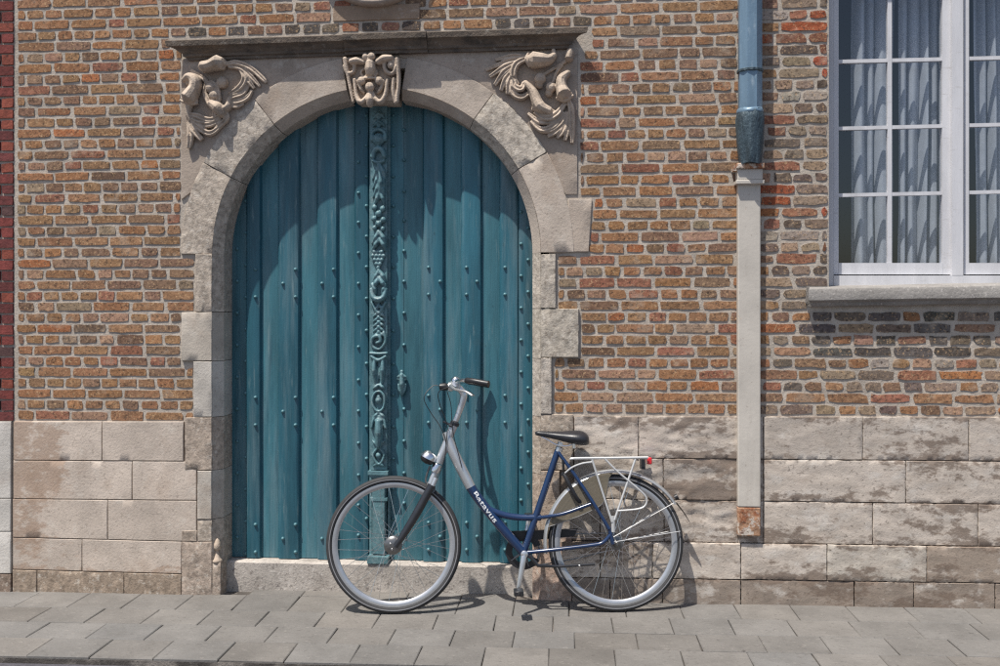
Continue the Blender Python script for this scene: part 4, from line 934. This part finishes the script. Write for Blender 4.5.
for s in (1, -1): rl.tube(crom([B(541, 436.5, s*.008), B(548, 440, s*.016), B(556, 444.5, s*.022), B(566, 446, s*.026), B(575, 443.5, s*.034)], 5), .004, 8)
for s in (1, -1): rl.lathe(B(574, 446, s*.045) - UP*.012, UP, [(0, .010), (.03, .010)], 12)
bpart('saddle_rails', rl, M['chrome'], sad)
po = MB(); po.tube(BS([(558.2, 449.5), (560.5, 442)]), .0135, 14); po.lathe(B(560, 443.5, -.03), NN, [(0, .011), (.06, .011)], 14); po.lathe(B(558.5, 450.5) - (B(558.5, 450)-B(541, 501)).normalized()*.006, (B(558.5, 450)-B(541, 501)).normalized(), [(0, .019), (.022, .020), (.026, .016)], 16); bpart('seat_post', po, M['alu'])
# drivetrain
ck = MB(); bbk = B(524, 552.5)
ck.lathe(bbk + NN*.036, NN, [(0, .016), (.012, .019), (.022, .018), (.026, .010)], 16)
pe = B(518.3, 590, .078); dcr = (pe-bbk-NN*.06).normalized(); b0 = bbk + NN*.052
ck.tube([b0 - dcr*.016, b0, b0 + dcr*.06, pe - NN*.010, pe - NN*.010 + dcr*.012], [.012, .0165, .0145, .012, .009], 12, flat=.62, up=tuple(NN))
fc = bbk - NN*.06 - dcr*.172; ck2 = MB(); ck2.tube([bbk - NN*.05 + dcr*.012, bbk - NN*.052, fc, fc - dcr*.01], [.010, .0155, .012, .008], 12, flat=.62, up=tuple(NN))
bpart('crank', ck, M['alu']); bpart('crank', ck2, M['alu'])
def pedal(c_, s):
    m = MB(); x, n_ = E1, NN*s
    for z in (-.011, .011):
        for a in (-.030, .030):
            pass
    ctr = c_ + n_*.055; hx, hn, hz_ = .024, .042, .012
    m.add([ctr + x*a*hx + n_*b*hn + UP*e*hz_ for e in (-1, 1) for (a, b) in ((-1, -1), (1, -1), (1, 1), (-1, 1))], [(0, 3, 2, 1), (4, 5, 6, 7), (0, 1, 5, 4), (1, 2, 6, 5), (2, 3, 7, 6), (3, 0, 4, 7)])
    m.tube([c_ - n_*.01, c_ + n_*.11], .006, 8)
    o = bpart('pedal', m, M['black']); b_ = o.modifiers.new('b', 'BEVEL'); b_.width = .004; return o
pedal(pe, 1); pedal(fc, -1)
cw = MB(); cc = bbk - NN*.044; cw.ring(cc, NN, [(.086, -.0015), (.078, -.0015), (.078, .0015), (.086, .0015)], 60)
for k in range(5):
    a = 2*math.pi*k/5; cw.tube([cc, cc + (E1*math.cos(a)+UP*math.sin(a))*.080], .007, 8)
bpart('chainring', cw, M['darkmetal'])
cgd = MB(); cgd.ring(cc + NN*.006, NN, [(.094, -.003), (.060, -.002), (.060, .0), (.094, .0)], 48, 20, 330, ref=E1); 
tp0, tp1 = B(508, 531.5, -.040), B(600, 528, -.040)
cgd.add([tp0 + E1*.0, tp0 + E1*.02 - UP*.056, tp0.lerp(tp1, .72) - UP*.038, tp0.lerp(tp1, .76), tp0 + NN*-.018, tp0 + E1*.02 - UP*.056 - NN*.018, tp0.lerp(tp1, .72) - UP*.038 - NN*.018, tp0.lerp(tp1, .76) - NN*.018], [(0, 1, 2, 3), (7, 6, 5, 4), (0, 4, 5, 1), (1, 5, 6, 2), (2, 6, 7, 3), (3, 7, 4, 0)])
bpart('chain_guard', cgd, M['black'], ang=30)
cog = MB(); hc = hubr - NN*.044
for i, r_ in enumerate((.042, .037, .032)): cog.lathe(hc + NN*.004*i, NN, [(0, r_), (.0018, r_)], 28)
bpart('sprocket', cog, M['darkmetal'])
ch = MB()
for s, rr_ in ((1, .083), (-1, .083)):
    a, b = cc + UP*s*rr_, hc + UP*s*.042
    if s < 0: ch.tube(crom([a, a.lerp(b, .5) - UP*.008, b], 8), .0038, 6, flat=.7)
    else: ch.tube([a, b], .0038, 6, flat=.7)
ch.ring(cc, NN, [(.087, -.003), (.081, -.003), (.081, .003), (.087, .003)], 40, 90, 270, ref=E1); bpart('chain', ch, M['darkmetal'])
ks = MB(); ks.tube(BS([(530, 556), (538, 565.5), (560, 566.5), (595, 564)], .05), [.010, .009, .007, .0075], 10); ks.tube([B(529, 556, .0), B(531, 557, .055)], .012, 10); kst = bpart('kickstand', ks, M['blackpaint'])
bpart('kickstand_rivet', MB().sphere(B(579.5, 565.5, .057), .006, 8), M['alu'], kst)
# mudguard and stays
mg = MB(); 
prf = [(.362, .028), (.370, .022), (.3755, .010), (.3765, 0), (.3755, -.010), (.370, -.022), (.362, -.028), (.3605, -.027), (.368, -.021), (.3735, -.009), (.3745, 0), (.3735, .009), (.368, .021), (.3605, .027)]
refv = E1
def up_ang(): return 1 if NN.cross(E1).dot(UP) > 0 else -1
sg = up_ang()
def arc(a0, a1): return (a0*sg, a1*sg)
mg.ring(hubr, NN, prf, 60, *arc(32, 188), ref=E1); mud = bpart('mudguard', mg, M['silver'])
fl = MB(); fa = [R(32), R(22), R(14)]; q0 = [hubr + (E1*math.cos(a) + UP*math.sin(a))*(.3765 + .012*i) for i, a in enumerate(fa)]
fl.tube(q0, [.024, .016, .006], 8, flat=.16, up=tuple((E1*math.cos(R(22)) + UP*math.sin(R(22))))); bpart('mud_flap', fl, M['black'], mud)
rf = MB(); c_ = hubr + (E1*math.cos(R(36)) + UP*math.sin(R(36)))*.384; rf.tube([c_, c_ + (E1*.9 + UP*.4).normalized()*.018], [.014, .016], 12); bpart('reflector', rf, M['black'], mud)
sty = MB()
for s in (1, -1):
    sty.tube([B(613.5, 537, s*.066), hubr + (E1*math.cos(R(34)) + UP*math.sin(R(34)))*.362 + NN*s*.029], .0021, 6); sty.tube([B(613.5, 542, s*.066), hubr + (E1*math.cos(R(10)) + UP*math.sin(R(10)))*.335 + NN*s*.029], .0021, 6)
bpart('stay', sty, M['bright'], mud)
# rack
rk = MB()
ys_ = .055
for s in (1, -1): rk.tube(crom([B(571, 459.5, s*ys_), B(574, 458.5, s*ys_), B(610, 458, s*ys_), B(648, 457.5, s*ys_)], 4), .0068, 10)
for x in (572, 592, 612, 646): rk.tube([B(x, 458.5, -ys_), B(x, 458.5, ys_)], .0045, 8)
rk.tube([B(574, 458.3, 0), B(647, 457.6, 0)], .0045, 8)
for s in (1, -1):
    rk.tube([B(592, 459.5, s*.056), B(612, 522, s*.068)], .0058, 8); rk.tube([B(635.5, 459, s*.056), B(614.5, 520, s*.068)], .0058, 8)
    rk.tube(crom([B(605, 459, s*.058), B(618, 472, s*.062), B(636, 487, s*.066), B(646, 497, s*.068), B(645.5, 505, s*.068), B(638, 509, s*.068), B(617, 511, s*.068)], 5), .0050, 8)
    rk.tube(crom([B(564, 474, s*.03), B(572, 467.5, s*.045), B(582, 463.5, s*.054), B(592, 462, s*.056)], 4), .0050, 8)
    rk.tube([B(613, 516, s*.068), B(613.2, 532, s*.066)], .009, 8, flat=.4)
rack = bpart('rack', rk, M['bright'])
tl = MB(); q = B(647.5, 459.5); 
def obx(m, c_, hx, hz_, hn): m.add([c_ + E1*a*hx + NN*b*hn + UP*e*hz_ for e in (-1, 1) for (a, b) in ((-1, -1), (1, -1), (1, 1), (-1, 1))], [(0, 3, 2, 1), (4, 5, 6, 7), (0, 1, 5, 4), (1, 2, 6, 5), (2, 3, 7, 6), (3, 0, 4, 7)]); return m
o = bpart('tail_light', obx(MB(), B(648.5, 460.5), .012, .018, .042), M['red'], rack); b_ = o.modifiers.new('b', 'BEVEL'); b_.width = .006; b_.segments = 3
bpart('light_mount', obx(MB(), B(642.5, 464), .010, .026, .028), M['black'], rack)
# ring lock and coat guard
lk = MB(); lc = B(571, 488); lk.tube(crom([B(564, 474, .045), B(569, 484, .058), B(576, 497, .058), B(581, 503, .045)], 4), [.006] + [.0105]*11 + [.006], 10, flat=.7); lk.tube(crom([B(564, 474, -.045), B(569, 484, -.058), B(576, 497, -.058), B(581, 503, -.045)], 4), [.006] + [.0105]*11 + [.006], 10, flat=.7); lk.tube([B(563, 474, -.045), B(563, 474, .045)], .011, 8)
lk.tube(BS([(563, 460), (563.5, 470)], .03), .007, 8)
bpart('ring_lock', lk, M['black'])
for s in (1,):
    gd = MB(); cen = hubr + NN*s*.036; n = 28; pts = []
    for i in range(n+1):
        a = R(92 + (186-92)*i/n); pts.append(cen + (E1*math.cos(a) + UP*math.sin(a))*.362)
    inner = crom([B(548, 527, s*.036), B(566, 521, s*.036), B(584, 514, s*.036), B(601, 505, s*.036), B(606, 496, s*.036), B(608, 486, s*.036), B(609, 478, s*.036)], 6)
    poly = pts + inner; gd.add(poly, [tuple(range(len(poly)))]); gd.add([p - NN*s*.002 for p in poly], [tuple(range(len(poly)-1, -1, -1))])
    bpart('coat_guard', gd, M['guard'], smooth=False)
    ed = MB(); ed.tube(inner, .0022, 6); bpart('guard_edge', ed, M['darkmetal'])
